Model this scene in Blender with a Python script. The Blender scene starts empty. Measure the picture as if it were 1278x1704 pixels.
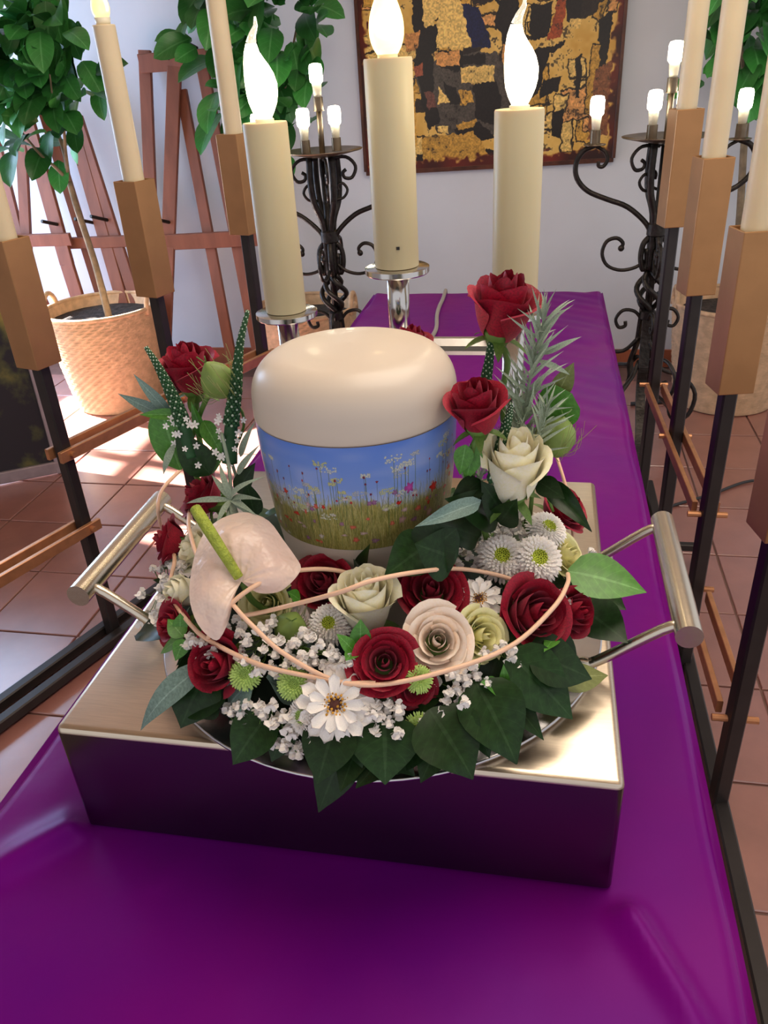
import bpy, bmesh, math, random
import numpy as np
from mathutils import Vector, Matrix, Quaternion
random.seed(7); rnd = random.Random(7)
PI = math.pi
scn = bpy.context.scene
col = scn.collection
# ---------------------------------------------------------------- camera, world, lights
TH = .70                       # table top height, floor at z = 0
cam = bpy.data.cameras.new('camera'); camo = bpy.data.objects.new('camera', cam); col.objects.link(camo)
cam.sensor_fit = 'HORIZONTAL'; cam.sensor_width = 36.0; cam.lens = 36.0*1325/1278; cam.clip_start = .02
camo.matrix_world = Matrix(((.98226, -.04204, .18273, 0), (.17954, .49192, -.85193, 0), (-.05407, .86963, .49074, 1.37), (0, 0, 0, 1)))
scn.camera = camo

w = bpy.data.worlds.new('room_daylight'); scn.world = w; w.use_nodes = True
bgn = w.node_tree.nodes['Background']; bgn.inputs[0].default_value = (.97, .96, 1.0, 1); bgn.inputs[1].default_value = .78

def lamp(name, kind, loc, target, energy, color, size=1.0, sizey=None, angle=None):
    l = bpy.data.lights.new(name, kind); o = bpy.data.objects.new(name, l); col.objects.link(o)
    l.energy = energy; l.color = color; o.location = loc
    d = Vector(target)-Vector(loc)
    o.rotation_euler = d.to_track_quat('-Z', 'Y').to_euler()
    if kind == 'AREA':
        l.size = size
        if sizey: l.shape = 'RECTANGLE'; l.size_y = sizey
    if kind == 'SUN': l.angle = angle or .01
    if kind == 'POINT': l.shadow_soft_size = size
    return o
lamp('sun', 'SUN', (-6, 4.05, 3.4), (-1.9, 3.0, .0), 65.0, (1, .96, .92), angle=.02)
lamp('window_daylight', 'AREA', (-3.12, 3.1, 1.15), (0, 2.9, 1.0), 52, (.46, .68, 1.0), 1.2, 1.7)
lamp('overhead_fill', 'AREA', (.3, 1.25, 2.6), (-.1, 1.15, 0), 34, (1, .87, .72), 1.6, 1.2)  # unseen overhead fill, added to brighten the flowers and table

scn.view_settings.view_transform = 'Standard'; scn.view_settings.look = 'None'
scn.view_settings.gamma = 1.0; scn.view_settings.exposure = 0.0; scn.view_settings.use_curve_mapping = False

# ---------------------------------------------------------------- materials
def srgb(r, g, b):
    f = lambda c: (c/255/12.92 if c/255 <= .04045 else ((c/255+.055)/1.055)**2.4)
    return (f(r), f(g), f(b))
def mat(name, base, rough=.5, metal=0., var=.0, vscale=20., bump=0., bscale=80., sheen=0., emit=0., emit_col=None, sss=0., trans=0., col2=None, spec=.5, stretch=None, coat=0., ior=1.45, objvar=0.):
    m = bpy.data.materials.new(name); m.use_nodes = True
    nt = m.node_tree; b = nt.nodes['Principled BSDF']
    b.inputs['Base Color'].default_value = (*base, 1); b.inputs['Roughness'].default_value = rough
    b.inputs['Metallic'].default_value = metal; b.inputs['Specular IOR Level'].default_value = spec
    b.inputs['IOR'].default_value = ior; b.inputs['Coat Weight'].default_value = coat
    if sheen: b.inputs['Sheen Weight'].default_value = sheen
    if trans: b.inputs['Transmission Weight'].default_value = trans
    if sss:
        b.inputs['Subsurface Weight'].default_value = sss; b.inputs['Subsurface Radius'].default_value = (1, .6, .4); b.inputs['Subsurface Scale'].default_value = .006
    if emit: b.inputs['Emission Strength'].default_value = emit; b.inputs['Emission Color'].default_value = (*(emit_col or base), 1)
    tc = nt.nodes.new('ShaderNodeTexCoord'); src = tc.outputs['Object']
    if stretch:
        mp = nt.nodes.new('ShaderNodeMapping'); mp.inputs['Scale'].default_value = stretch; nt.links.new(src, mp.inputs[0]); src = mp.outputs[0]
    last = None
    if var or col2:
        n = nt.nodes.new('ShaderNodeTexNoise'); n.inputs['Scale'].default_value = vscale; n.inputs['Detail'].default_value = 4; nt.links.new(src, n.inputs['Vector'])
        r = nt.nodes.new('ShaderNodeValToRGB'); nt.links.new(n.outputs['Fac'], r.inputs[0])
        c2 = col2 or tuple(c*(1+var) for c in base); c1 = base if col2 else tuple(c*(1-var) for c in base)
        r.color_ramp.elements[0].position = .35; r.color_ramp.elements[1].position = .68
        r.color_ramp.elements[0].color = (*c1, 1); r.color_ramp.elements[1].color = (*c2, 1)
        last = r.outputs[0]
        nt.links.new(last, b.inputs['Base Color'])
    if objvar:
        oi = nt.nodes.new('ShaderNodeObjectInfo'); hv = nt.nodes.new('ShaderNodeHueSaturation')
        mr = nt.nodes.new('ShaderNodeMapRange'); mr.inputs['To Min'].default_value = 1-objvar; mr.inputs['To Max'].default_value = 1+objvar
        nt.links.new(oi.outputs['Random'], mr.inputs['Value']); nt.links.new(mr.outputs[0], hv.inputs['Value'])
        if last: nt.links.new(last, hv.inputs['Color'])
        else: hv.inputs['Color'].default_value = (*base, 1)
        nt.links.new(hv.outputs[0], b.inputs['Base Color'])
    if bump:
        n2 = nt.nodes.new('ShaderNodeTexNoise'); n2.inputs['Scale'].default_value = bscale; n2.inputs['Detail'].default_value = 3; nt.links.new(src, n2.inputs['Vector'])
        bp = nt.nodes.new('ShaderNodeBump'); bp.inputs['Strength'].default_value = bump; bp.inputs['Distance'].default_value = .01
        nt.links.new(n2.outputs['Fac'], bp.inputs['Height']); nt.links.new(bp.outputs[0], b.inputs['Normal'])
    return m
M = {}
M['wall'] = mat('white_plaster', srgb(212, 216, 224), .9, var=.03, vscale=3, bump=.05, bscale=30)
M['ceiling'] = mat('ceiling_wood', srgb(205, 175, 140), .8, var=.08, vscale=6)
M['tile'] = mat('terracotta_tile', srgb(156, 102, 90), .40, var=.10, vscale=9, bump=.04, bscale=40, objvar=.07, coat=.8)
M['tile'].node_tree.nodes['Principled BSDF'].inputs['Coat IOR'].default_value = 2.3
M['tile'].node_tree.nodes['Principled BSDF'].inputs['Coat Roughness'].default_value = .26
M['grout'] = mat('tile_grout', srgb(120, 92, 84), .9, var=.1)
M['skirting'] = mat('terracotta_skirting', srgb(170, 96, 66), .5, var=.12, vscale=12)
M['cloth'] = mat('purple_satin', (.118, .0001, .178), .42, col2=(.170, .0001, .172), vscale=3.0, bump=.16, bscale=14, spec=.34)
M['cloth'].node_tree.nodes['Principled BSDF'].inputs['Specular Tint'].default_value = (.62, .22, 1.0, 1)
M['table'] = mat('table_metal', (.05, .05, .05), .5, metal=.5)
M['cord'] = mat('grey_cord', (.30, .27, .25), .8)
M['black_cord'] = mat('black_rubber', (.03, .03, .032), .5)
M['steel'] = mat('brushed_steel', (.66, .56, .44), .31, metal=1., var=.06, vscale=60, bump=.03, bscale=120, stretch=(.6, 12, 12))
M['steel_side'] = mat('polished_side_dark_reflection', (.17, .155, .16), .17, metal=1., bump=.02, bscale=120, stretch=(.6, 12, 12))  # same box steel, its dark reflection put into the base colour
M['handle'] = mat('satin_handle_steel', (.66, .59, .48), .27, metal=1., bump=.02, bscale=120)
M['steel_side2'] = mat('satin_steel_bar', (.62, .60, .57), .34, metal=1., bump=.02, bscale=120)
M['steel_dark'] = mat('polished_steel', (.60, .58, .56), .16, metal=1., bump=.01, bscale=200)
M['steel_tray'] = mat('tray_steel', (.56, .55, .56), .24, metal=1., bump=.02, bscale=90)
M['wax'] = mat('cream_candle_sleeve', srgb(206, 192, 154), .42, sss=.3, var=.02, vscale=8)
M['wax2'] = mat('ivory_candle_wax', srgb(226, 208, 172), .4, sss=.3, var=.04, vscale=8)
M['flame'] = mat('lit_flame_bulb', (1, .9, .7), .3, emit=9, emit_col=(1, .86, .58))
M['flame_soft'] = mat('frosted_flame_bulb', (1, .85, .6), .25, emit=.55, emit_col=(1, .72, .36), trans=.55)
M['core'] = mat('bulb_core_glow', (1, .9, .7), .3, emit=30, emit_col=(1, .85, .55))
M['glass_tip'] = mat('clear_glass_tip', (1, .97, .9), .05, trans=.85, emit=.25, emit_col=(1, .9, .7))
M['led'] = mat('lit_led_bulb', (1, 1, .95), .3, emit=14, emit_col=(1, .93, .72))
M['ledbase'] = mat('white_bulb_base', srgb(240, 232, 205), .35)
M['iron'] = mat('wrought_iron', (.040, .034, .030), .42, metal=.7, var=.3, vscale=40, bump=.25, bscale=90)
M['ironplate'] = mat('iron_drip_plate', (.20, .15, .10), .35, metal=.8, var=.2)
M['bronze'] = mat('bronze_holder', srgb(178, 132, 88), .40, metal=.65, var=.06, vscale=14, bump=.02)
M['post'] = mat('dark_metal_post', (.040, .034, .032), .38, metal=.4, var=.1)
M['copper'] = mat('copper_strip', srgb(196, 138, 96), .32, metal=.5, var=.12, vscale=30)
M['easel'] = mat('easel_wood', srgb(140, 84, 64), .55, var=.14, vscale=8, stretch=(3, 3, .4), bump=.04)
M['wicker'] = mat('wicker', srgb(212, 174, 136), .7, var=.16, vscale=30, bump=.2, bscale=60)
M['soil'] = mat('potting_soil', (.05, .04, .035), .9, var=.5, vscale=40, bump=.6, bscale=60)
M['bark'] = mat('bark', srgb(128, 112, 90), .8, var=.25, vscale=30, bump=.3)
M['tleaf'] = mat('tree_leaf', srgb(54, 122, 54), .36, var=.25, vscale=9, objvar=.45)
M['frame'] = mat('dark_picture_frame', srgb(84, 44, 28), .4, var=.4, vscale=14, bump=.1)
M['silverframe'] = mat('silver_frame', srgb(165, 150, 155), .35, metal=.3, var=.1)
M['castor'] = mat('caster_wheel', srgb(150, 165, 190), .3, metal=.6)
M['red'] = mat('red_petal', srgb(166, 0, 42), .55, sheen=.3, col2=srgb(116, 0, 28), vscale=25, objvar=.18, sss=.05)
M['red'].node_tree.nodes['Principled BSDF'].inputs['Sheen Tint'].default_value = (1, .25, .35, 1)
M['cream'] = mat('cream_petal', srgb(252, 246, 226), .5, col2=srgb(246, 240, 204), vscale=22, sss=.15, objvar=.05)
M['ivory'] = mat('ivory_petal', srgb(252, 236, 222), .5, col2=srgb(248, 228, 208), vscale=20, sss=.15, objvar=.05)
M['yellow'] = mat('pale_yellow_petal', srgb(246, 240, 190), .5, col2=srgb(238, 234, 168), vscale=22, sss=.15, objvar=.06)
M['white'] = mat('white_petal', srgb(244, 238, 232), .55, var=.05, vscale=30, sss=.1, objvar=.05)
M['pinkwhite'] = mat('pale_pink_spathe', srgb(238, 214, 198), .28, col2=srgb(232, 200, 186), vscale=14, bump=.6, bscale=42, sss=.1)
M['mumgreen'] = mat('green_floret', srgb(176, 206, 110), .55, var=.15, vscale=60)
M['mumcore'] = mat('yellow_green_core', srgb(196, 210, 70), .6, var=.2, vscale=90, bump=.4, bscale=200)
M['daisycore'] = mat('golden_stamen', srgb(206, 150, 50), .7, var=.4, vscale=120)
M['daisydark'] = mat('brown_disc', srgb(84, 48, 40), .8, var=.3, vscale=100)
M['stem'] = mat('green_stem', srgb(96, 128, 56), .5, var=.15)
M['leaf'] = mat('dark_leaf', srgb(26, 52, 20), .34, var=.22, vscale=14, objvar=.3, spec=.3)
M['leaf2'] = mat('bright_leaf', srgb(74, 132, 44), .38, var=.18, vscale=14, objvar=.15)
M['leafolive'] = mat('olive_leaf', srgb(116, 124, 66), .5, var=.12, vscale=14)
M['leafgrey'] = mat('grey_green_leaf', srgb(112, 138, 130), .5, var=.2, vscale=40, objvar=.15)
M['silver'] = mat('silver_foliage', srgb(152, 168, 146), .6, var=.18, vscale=30, objvar=.18)
M['spadix'] = mat('spadix', srgb(160, 174, 62), .55, var=.15, vscale=60, bump=.5, bscale=300)
M['pod'] = mat('nigella_pod', srgb(128, 152, 76), .5, var=.2, vscale=40)
M['spike'] = mat('veronica_spike', srgb(40, 84, 46), .6, var=.2, vscale=60)
M['hair'] = mat('pod_hair', srgb(150, 156, 96), .6)
M['bud'] = mat('pale_bud', srgb(206, 220, 196), .6, var=.1)
M['foam'] = mat('floral_foam', srgb(24, 38, 24), .9, var=.2, vscale=30)
M['cane'] = mat('rattan_cane', srgb(244, 200, 168), .4, var=.06, vscale=30)
M['urn'] = mat('urn_cream', srgb(212, 198, 182), .38, var=.01, vscale=4, coat=.08)
M['urnline'] = mat('urn_seam', srgb(120, 100, 84), .5)

# ---------------------------------------------------------------- geometry helpers
class G:
    def __init__(s): s.v = []; s.f = []
    def add(s, vs, fs):
        o = len(s.v); s.v += [tuple(p) for p in vs]; s.f += [tuple(i+o for i in f) for f in fs]; return s
    def bar(s, p, q, w, h, up=(0, 0, 1), bev=0.):
        p = Vector(p); q = Vector(q); d = (q-p).normalized(); u = Vector(up)
        x = d.cross(u)
        if x.length < 1e-4: x = d.cross(Vector((1, 0, 0)))
        x.normalize(); y = x.cross(d)
        b = bev or min(w, h)*.12
        sec = []
        for sx, sy in ((1, 1), (-1, 1), (-1, -1), (1, -1)):
            a = (sx*w/2, sy*h/2)
            pr = [(a[0], a[1]-sy*b), (a[0]-sx*b, a[1])]
            if sx*sy < 0: pr.reverse()
            sec += pr
        n = len(sec)
        vs = [p+x*a+y*c for a, c in sec]+[q+x*a+y*c for a, c in sec]
        fs = [(i, (i+1) % n, n+(i+1) % n, n+i) for i in range(n)]+[tuple(range(n-1, -1, -1)), tuple(range(n, 2*n))]
        return s.add(vs, fs)
    def tube(s, pts, r, n=8, caps=True):
        pts = [Vector(p) for p in pts]; m = len(pts)
        rs = r if isinstance(r, (list, tuple)) else [r]*m
        t = [(pts[min(i+1, m-1)]-pts[max(i-1, 0)]).normalized() for i in range(m)]
        a = t[0].orthogonal().normalized(); vs = []
        for i in range(m):
            a = (a-t[i]*a.dot(t[i]))
            a = a.normalized() if a.length > 1e-6 else t[i].orthogonal().normalized()
            b = t[i].cross(a)
            vs += [pts[i]+(a*math.cos(2*PI*k/n)+b*math.sin(2*PI*k/n))*rs[i] for k in range(n)]
        fs = [(i*n+k, i*n+(k+1) % n, (i+1)*n+(k+1) % n, (i+1)*n+k) for i in range(m-1) for k in range(n)]
        if caps: fs += [tuple(range(n-1, -1, -1)), tuple((m-1)*n+k for k in range(n))]
        return s.add(vs, fs)
    def lathe(s, prof, c, n=48, axis=None, closed=False):
        c = Vector(c); q = Vector((0, 0, 1)).rotation_difference(Vector(axis).normalized()) if axis is not None else Quaternion()
        vs = []; m = len(prof)
        for r, z in prof:
            vs += [c+q @ Vector((max(r, 1e-5)*math.cos(2*PI*k/n), max(r, 1e-5)*math.sin(2*PI*k/n), z)) for k in range(n)]
        fs = [(i*n+k, i*n+(k+1) % n, (i+1)*n+(k+1) % n, (i+1)*n+k) for i in range(m-1) for k in range(n)]
        if closed: fs += [((m-1)*n+k, (m-1)*n+(k+1) % n, (k+1) % n, k) for k in range(n)]
        return s.add(vs, fs)
    def grid(s, nu, nv, fn):
        vs = [fn(i/nu, j/nv) for j in range(nv+1) for i in range(nu+1)]
        fs = [(j*(nu+1)+i, j*(nu+1)+i+1, (j+1)*(nu+1)+i+1, (j+1)*(nu+1)+i) for j in range(nv) for i in range(nu)]
        return s.add(vs, fs)
    def ball(s, c, r, n=6, m=4, sq=(1, 1, 1)):
        c = Vector(c)
        pr = [(math.sin(PI*j/m), -math.cos(PI*j/m)) for j in range(m+1)]
        vs = [c+Vector((max(a, 1e-4)*r*sq[0]*math.cos(2*PI*k/n), max(a, 1e-4)*r*sq[1]*math.sin(2*PI*k/n), b*r*sq[2])) for a, b in pr for k in range(n)]
        fs = [(i*n+k, i*n+(k+1) % n, (i+1)*n+(k+1) % n, (i+1)*n+k) for i in range(m) for k in range(n)]
        return s.add(vs, fs)
    def mesh(s, name, m, smooth=True, off=(0, 0, 0)):
        me = bpy.data.meshes.new(name)
        o = Vector(off)
        me.from_pydata([tuple(Vector(p)-o) for p in s.v], [], s.f)
        if smooth: me.polygons.foreach_set('use_smooth', [True]*len(me.polygons))
        if m: me.materials.append(m)
        me.update(); return me
def spline(pts, n=8):
    """Catmull-Rom through the points"""
    P = [Vector(p) for p in pts]; P = [2*P[0]-P[1]]+P+[2*P[-1]-P[-2]]; out = []
    for i in range(1, len(P)-2):
        for k in range(n):
            t = k/n
            out.append(.5*((2*P[i])+(P[i+1]-P[i-1])*t+(2*P[i-1]-5*P[i]+4*P[i+1]-P[i+2])*t*t+(3*P[i]-P[i-1]-3*P[i+1]+P[i+2])*t**3))
    out.append(P[-2]); return out
def frame(z, hint=(0, 0, 1)):
    z = Vector(z).normalized(); h = Vector(hint); x = h.cross(z)
    if x.length < 1e-4: x = Vector((1, 0, 0)).cross(z)
    x.normalize(); return Matrix((x, z.cross(x), z)).transposed()
def M4(loc, rot3=None, s=1.0):
    m = (rot3 if rot3 is not None else Matrix.Identity(3)).to_4x4() @ Matrix.Diagonal((s, s, s, 1))
    m.translation = Vector(loc); return m
def tag(o, label, cat, group=None, kind=None):
    if label: o['label'] = label
    if cat: o['category'] = cat
    if group: o['group'] = group
    if kind: o['kind'] = kind
    return o
def link(name, me, parent=None, mw=None):
    o = bpy.data.objects.new(name, me); col.objects.link(o)
    if parent: o.parent = parent
    if mw is not None: o.matrix_local = mw
    return o
class Thing:
    """an Empty at the thing's base; parts are given in world coordinates"""
    def __init__(s, name, label, cat, loc, group=None):
        s.loc = Vector(loc); s.o = bpy.data.objects.new(name, None); col.objects.link(s.o)
        s.o.empty_display_size = .02; s.o.location = s.loc; tag(s.o, label, cat, group)
    def part(s, name, g, m, parent=None, smooth=True, label=None, kind=None):
        o = link(name, g.mesh(name, m, smooth, s.loc), parent or s.o)
        tag(o, label, None, None, kind); return o
    def inst(s, name, me, mw, parent=None):
        mw = mw.copy(); mw.translation = mw.translation-s.loc
        return link(name, me, parent or s.o, mw)
def single(name, g, m, label, cat, loc=(0, 0, 0), group=None, smooth=True, kind=None):
    o = link(name, g.mesh(name, m, smooth, loc)); o.location = loc; return tag(o, label, cat, group, kind)
def struct(name, g, m, smooth=False, parent=None):
    o = link(name, g.mesh(name, m, smooth), parent)
    if not parent: o['kind'] = 'structure'
    return o
def boxg(g, a, b):
    x0, y0, z0 = a; x1, y1, z1 = b
    return g.add([(x0, y0, z0), (x1, y0, z0), (x1, y1, z0), (x0, y1, z0), (x0, y0, z1), (x1, y0, z1), (x1, y1, z1), (x0, y1, z1)],
                 [(3, 2, 1, 0), (4, 5, 6, 7), (0, 1, 5, 4), (1, 2, 6, 5), (2, 3, 7, 6), (3, 0, 4, 7)])
def sharp(o, ang=.6):
    me = o.data
    me.set_sharp_from_angle(angle=ang) if hasattr(me, 'set_sharp_from_angle') else None
    return o
# ---------------------------------------------------------------- printed pictures (flat print only)
def img_mat(name, arr, rough=.5, uv=True, coat=0., bump=0.):
    h, w_, _ = arr.shape
    im = bpy.data.images.new(name, w_, h); a = np.ones((h, w_, 4), np.float32); a[..., :3] = np.clip(arr, 0, 1)
    im.pixels.foreach_set(a.ravel()); im.pack()
    m = mat(name, (.5, .5, .5), rough, coat=coat); nt = m.node_tree
    t = nt.nodes.new('ShaderNodeTexImage'); t.image = im
    u = nt.nodes.new('ShaderNodeUVMap'); nt.links.new(u.outputs[0], t.inputs[0]); nt.links.new(t.outputs[0], nt.nodes['Principled BSDF'].inputs['Base Color'])
    if bump:
        b = nt.nodes.new('ShaderNodeBump'); b.inputs['Strength'].default_value = bump; b.inputs['Distance'].default_value = .01
        nt.links.new(t.outputs[0], b.inputs['Height']); nt.links.new(b.outputs[0], nt.nodes['Principled BSDF'].inputs['Normal'])
    return m
def vnoise(h, w_, sy, sx, rs):
    gy, gx = int(h/sy)+2, int(w_/sx)+2; g = rs.rand(gy, gx)
    y = np.arange(h)/sy; x = np.arange(w_)/sx; y0 = y.astype(int); x0 = x.astype(int); fy = (y-y0)[:, None]; fx = (x-x0)[None]
    fy = fy*fy*(3-2*fy); fx = fx*fx*(3-2*fx)
    a = g[y0][:, x0]; b = g[y0][:, x0+1]; c = g[y0+1][:, x0]; d = g[y0+1][:, x0+1]
    return (a*(1-fx)+b*fx)*(1-fy)+(c*(1-fx)+d*fx)*fy
def poly_mask(px, py, pts):
    """point in polygon for arrays px, py"""
    m = np.zeros(px.shape, bool); j = len(pts)-1
    for i in range(len(pts)):
        xi, yi = pts[i]; xj, yj = pts[j]
        if yi != yj:
            m ^= ((yi > py) != (yj > py)) & (px < (xj-xi)*(py-yi)/(yj-yi)+xi)
        j = i
    return m


def veins(m, light=1.9):
    """lighter midrib and side veins, from the leaf's own u/v"""
    nt = m.node_tree; b = nt.nodes['Principled BSDF']; src = b.inputs['Base Color'].links[0].from_socket
    N = nt.nodes.new; L = nt.links.new
    u = N('ShaderNodeUVMap'); sx = N('ShaderNodeSeparateXYZ'); L(u.outputs[0], sx.inputs[0])
    def mth(op, a, b_=None):
        n = N('ShaderNodeMath'); n.operation = op
        for i, q in enumerate((a, b_)):
            if q is None: continue
            if isinstance(q, (int, float)): n.inputs[i].default_value = q
            else: L(q, n.inputs[i])
        return n.outputs[0]
    d = mth('ABSOLUTE', mth('SUBTRACT', sx.outputs[0], .5))
    mid = mth('LESS_THAN', d, .030)
    w = mth('SINE', mth('MULTIPLY', mth('SUBTRACT', sx.outputs[1], mth('MULTIPLY', d, .55)), 46.0))
    side = mth('MULTIPLY', mth('GREATER_THAN', w, .965), .35)
    f = mth('MULTIPLY', mth('MAXIMUM', mid, side), .55)
    mx = N('ShaderNodeMix'); mx.data_type = 'RGBA'; mx.blend_type = 'MIX'
    hv = N('ShaderNodeHueSaturation'); hv.inputs['Value'].default_value = light; hv.inputs['Saturation'].default_value = .8
    L(src, hv.inputs['Color']); L(f, mx.inputs[0]); L(src, mx.inputs[6]); L(hv.outputs[0], mx.inputs[7]); L(mx.outputs[2], b.inputs['Base Color'])
for k_ in ('tleaf', 'leaf', 'leaf2', 'leafolive', 'leafgrey'): veins(M[k_])
# ================================================================= the room
WY = 3.93
floor = struct('floor', boxg(G(), (-3.3, -1.2, -.06), (2.2, WY, -.006)), M['grout'])
tg = G()
tb = .1485
boxg(tg, (-tb, -tb, -.02), (tb, tb, -.002))
tg.add([(-tb+.002, -tb+.002, 0), (tb-.002, -tb+.002, 0), (tb-.002, tb-.002, 0), (-tb+.002, tb-.002, 0), (-tb, -tb, -.002), (tb, -tb, -.002), (tb, tb, -.002), (-tb, tb, -.002)],
       [(0, 1, 2, 3), (4, 5, 1, 0), (5, 6, 2, 1), (6, 7, 3, 2), (7, 4, 0, 3)])
tile_me = tg.mesh('tile', M['tile'], False)
for i in range(-7, 9):
    for j in range(-4, 7):
        cx = -1.255+.303*(i+.5); cy = 1.90+.303*(j+.5)
        if cy > WY-.12 or cx < -3.2 or cx > 2.0: continue
        m = Matrix.Rotation(rnd.uniform(-.003, .003), 4, 'X') @ Matrix.Rotation(rnd.uniform(-.003, .003), 4, 'Y'); m.translation = (cx, cy, rnd.uniform(-.0012, .0004))
        link('tile', tile_me, floor, m)
struct('wall_back', boxg(G(), (-3.3, WY, -.06), (2.2, WY+.15, 2.75)), M['wall'])
struct('baseboard_back', boxg(G(), (-3.2, WY-.014, 0), (2.2, WY, .085)), M['skirting'])
# left wall with one tall window beyond the left edge of the view
WX = -3.2; wy0, wy1, wz0, wz1 = 2.55, 3.72, .12, 2.0
wl = G()
boxg(wl, (WX-.12, -1.2, -.06), (WX, wy0, 2.75)); boxg(wl, (WX-.12, wy1, -.06), (WX, WY, 2.75))
boxg(wl, (WX-.12, wy0, -.06), (WX, wy1, wz0)); boxg(wl, (WX-.12, wy0, wz1), (WX, wy1, 2.75))
struct('wall_left', wl, M['wall'])
wf = G()
for y in (wy0+.03, (wy0+wy1)/2, wy1-.03): boxg(wf, (WX-.08, y-.03, wz0), (WX-.03, y+.03, wz1))
for z in (wz0+.03, wz0+.62, wz0+1.25, wz1-.03): boxg(wf, (WX-.079, wy0, z-.025), (WX-.031, wy1, z+.025))
struct('window_1', wf, M['wall'])
struct('ceiling', boxg(G(), (-3.3, -1.2, 2.75), (2.2, WY+.15, 2.85)), M['ceiling'])

# ================================================================= table with purple cloth
TX0, TX1, TY0, TY1 = -.55, .188, .04, 2.635
t = Thing('bier_table', 'long narrow metal table under the purple satin cloth', 'table', ((TX0+TX1)/2, 1.3, 0))
t.part('table_top', boxg(G(), (TX0+.012, TY0+.012, TH-.045), (TX1-.012, TY1-.012, TH-.006)), M['table'], smooth=False)
for x in (TX0+.06, TX1-.06):
    for y in (TY0+.08, TY1-.08):
        t.part('leg', G().bar((x, y, 0), (x, y, TH-.045), .05, .05, up=(1, 0, 0)), M['table'], smooth=False)
def seg_d(x, y, a, b):
    ax, ay = a; bx, by = b; L2 = (bx-ax)**2+(by-ay)**2; u = max(0, min(1, ((x-ax)*(bx-ax)+(y-ay)*(by-ay))/L2))
    dx, dy = x-(ax+u*(bx-ax)), y-(ay+u*(by-ay)); side = (bx-ax)*(y-ay)-(by-ay)*(x-ax)
    return math.hypot(dx, dy), u, 1 if side > 0 else -1
creases = [((-0.437,0.4903,0.7)[:2], (-0.5218,0.4016,0.7)[:2], .017, .015), ((0.0929,0.4777,0.7)[:2], (0.1499,0.3729,0.7)[:2], .017, .010),
           ((-0.3423,0.4242,0.7)[:2], (-0.3354,0.4498,0.7)[:2], .002, .008), ((0.1893,2.1031,0.7)[:2], (-0.0324,2.2956,0.7)[:2], .010, .05)]
def cloth_z(x, y):
    z = 0
    for a, b, h, wd in creases:
        d, u, sd = seg_d(x, y, a, b)
        z += h*math.exp(-(d/wd)**2*(1.0 if sd > 0 else .35))*(1-.5*u)*min(1, u/.14)
    z += .0016*math.sin(7*x+3*y)*math.sin(5*y+1.3) + .0010*math.sin(31*x+11*y)*math.sin(4*y)
    if y > 1.5: z += .0012*math.sin(90*(y+.6*x))*max(0, (x+.1)/.3)
    return z
def cloth_pt(a, b):
    # a across: skirt | top | skirt (arc length), b along
    SK = .46; Wd = TX1-TX0; s = a*(Wd+2*SK)-SK; y = TY0+b*(TY1-TY0); r = .016
    if s < 0:
        d = -s; f = .010*math.sin(17*y+1)*min(1, d/.25)+.006*math.sin(41*y)*min(1, d/.3)
        return (TX0-.004-f-.04*d, y, TH-d-.004)
    if s > Wd:
        d = s-Wd; f = .010*math.sin(15*y)*min(1, d/.25)+.006*math.sin(37*y+2)*min(1, d/.3)
        return (TX1+.004+f+.02*d, y, TH-d-.004)
    x = TX0+s; e = min(s, Wd-s); ee = min(e, TY1-y)
    dz = -r*(1-math.sqrt(max(0, 1-(1-min(1, ee/r))**2))) if ee < r else 0
    k = min(1, e/.05)
    edge = .003*math.sin(23*y+4*math.sin(3*y))*(1-k)
    return (x, y, TH+dz+cloth_z(x, y)*k+edge)
cg = G(); na, nb = 250, 430
cols = []
for i in range(na+1): cols.append(i/na)
# extra columns at the two rounded edges
SKf = .46/(TX1-TX0+.92)
for e in (SKf, 1-SKf):
    for q in (.0005, .003, .006, .010): cols += [e+q*.62, e-q*.62] if False else [e+(q if e < .5 else -q)]
cols = sorted(set(cols)); rows = sorted(set([j/nb for j in range(nb+1)]+[1-q for q in (.0004, .0015, .003, .005)]))
vs = [cloth_pt(a, b) for b in rows for a in cols]; nc = len(cols)
fs = [(j*nc+i, j*nc+i+1, (j+1)*nc+i+1, (j+1)*nc+i) for j in range(len(rows)-1) for i in range(nc-1)]
cg.add(vs, fs)
# far end drop
vs = []; top = [cloth_pt(a, 1.0) for a in cols]
for k in range(9):
    d = k/8*.46
    for (x, y, z) in top: vs.append((x, y+.004+(.008*math.sin(20*x))*k/8, max(.22, min(z, TH-d))))
cg.add(vs, [(j*nc+i, j*nc+i+1, (j+1)*nc+i+1, (j+1)*nc+i) for j in range(8) for i in range(nc-1)])
single('tablecloth', cg, M['cloth'], 'purple satin cloth covering the long table under the steel box', 'tablecloth', ((TX0+TX1)/2, 1.3, TH))
cp = [(p[0], p[1], p[2]+cloth_z(p[0], p[1])) for p in ((-0.3113,2.6268,0.706), (-0.3078,2.5292,0.706), (-0.3083,2.4377,0.706), (-0.3035,2.3389,0.706), (-0.2883,2.1884,0.706))]
cp = [(cp[0][0]+.002, TY1+.012, .50), (cp[0][0], TY1+.012, .66), (cp[0][0], TY1+.004, .702)]+cp+[(cp[-1][0]-.01, cp[-1][1]-.15, .708)]
single('cord', G().tube(spline(cp, 5), .006, 8), M['cord'], 'grey cord lying across the far end of the purple cloth', 'cord', cp[3])

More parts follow.
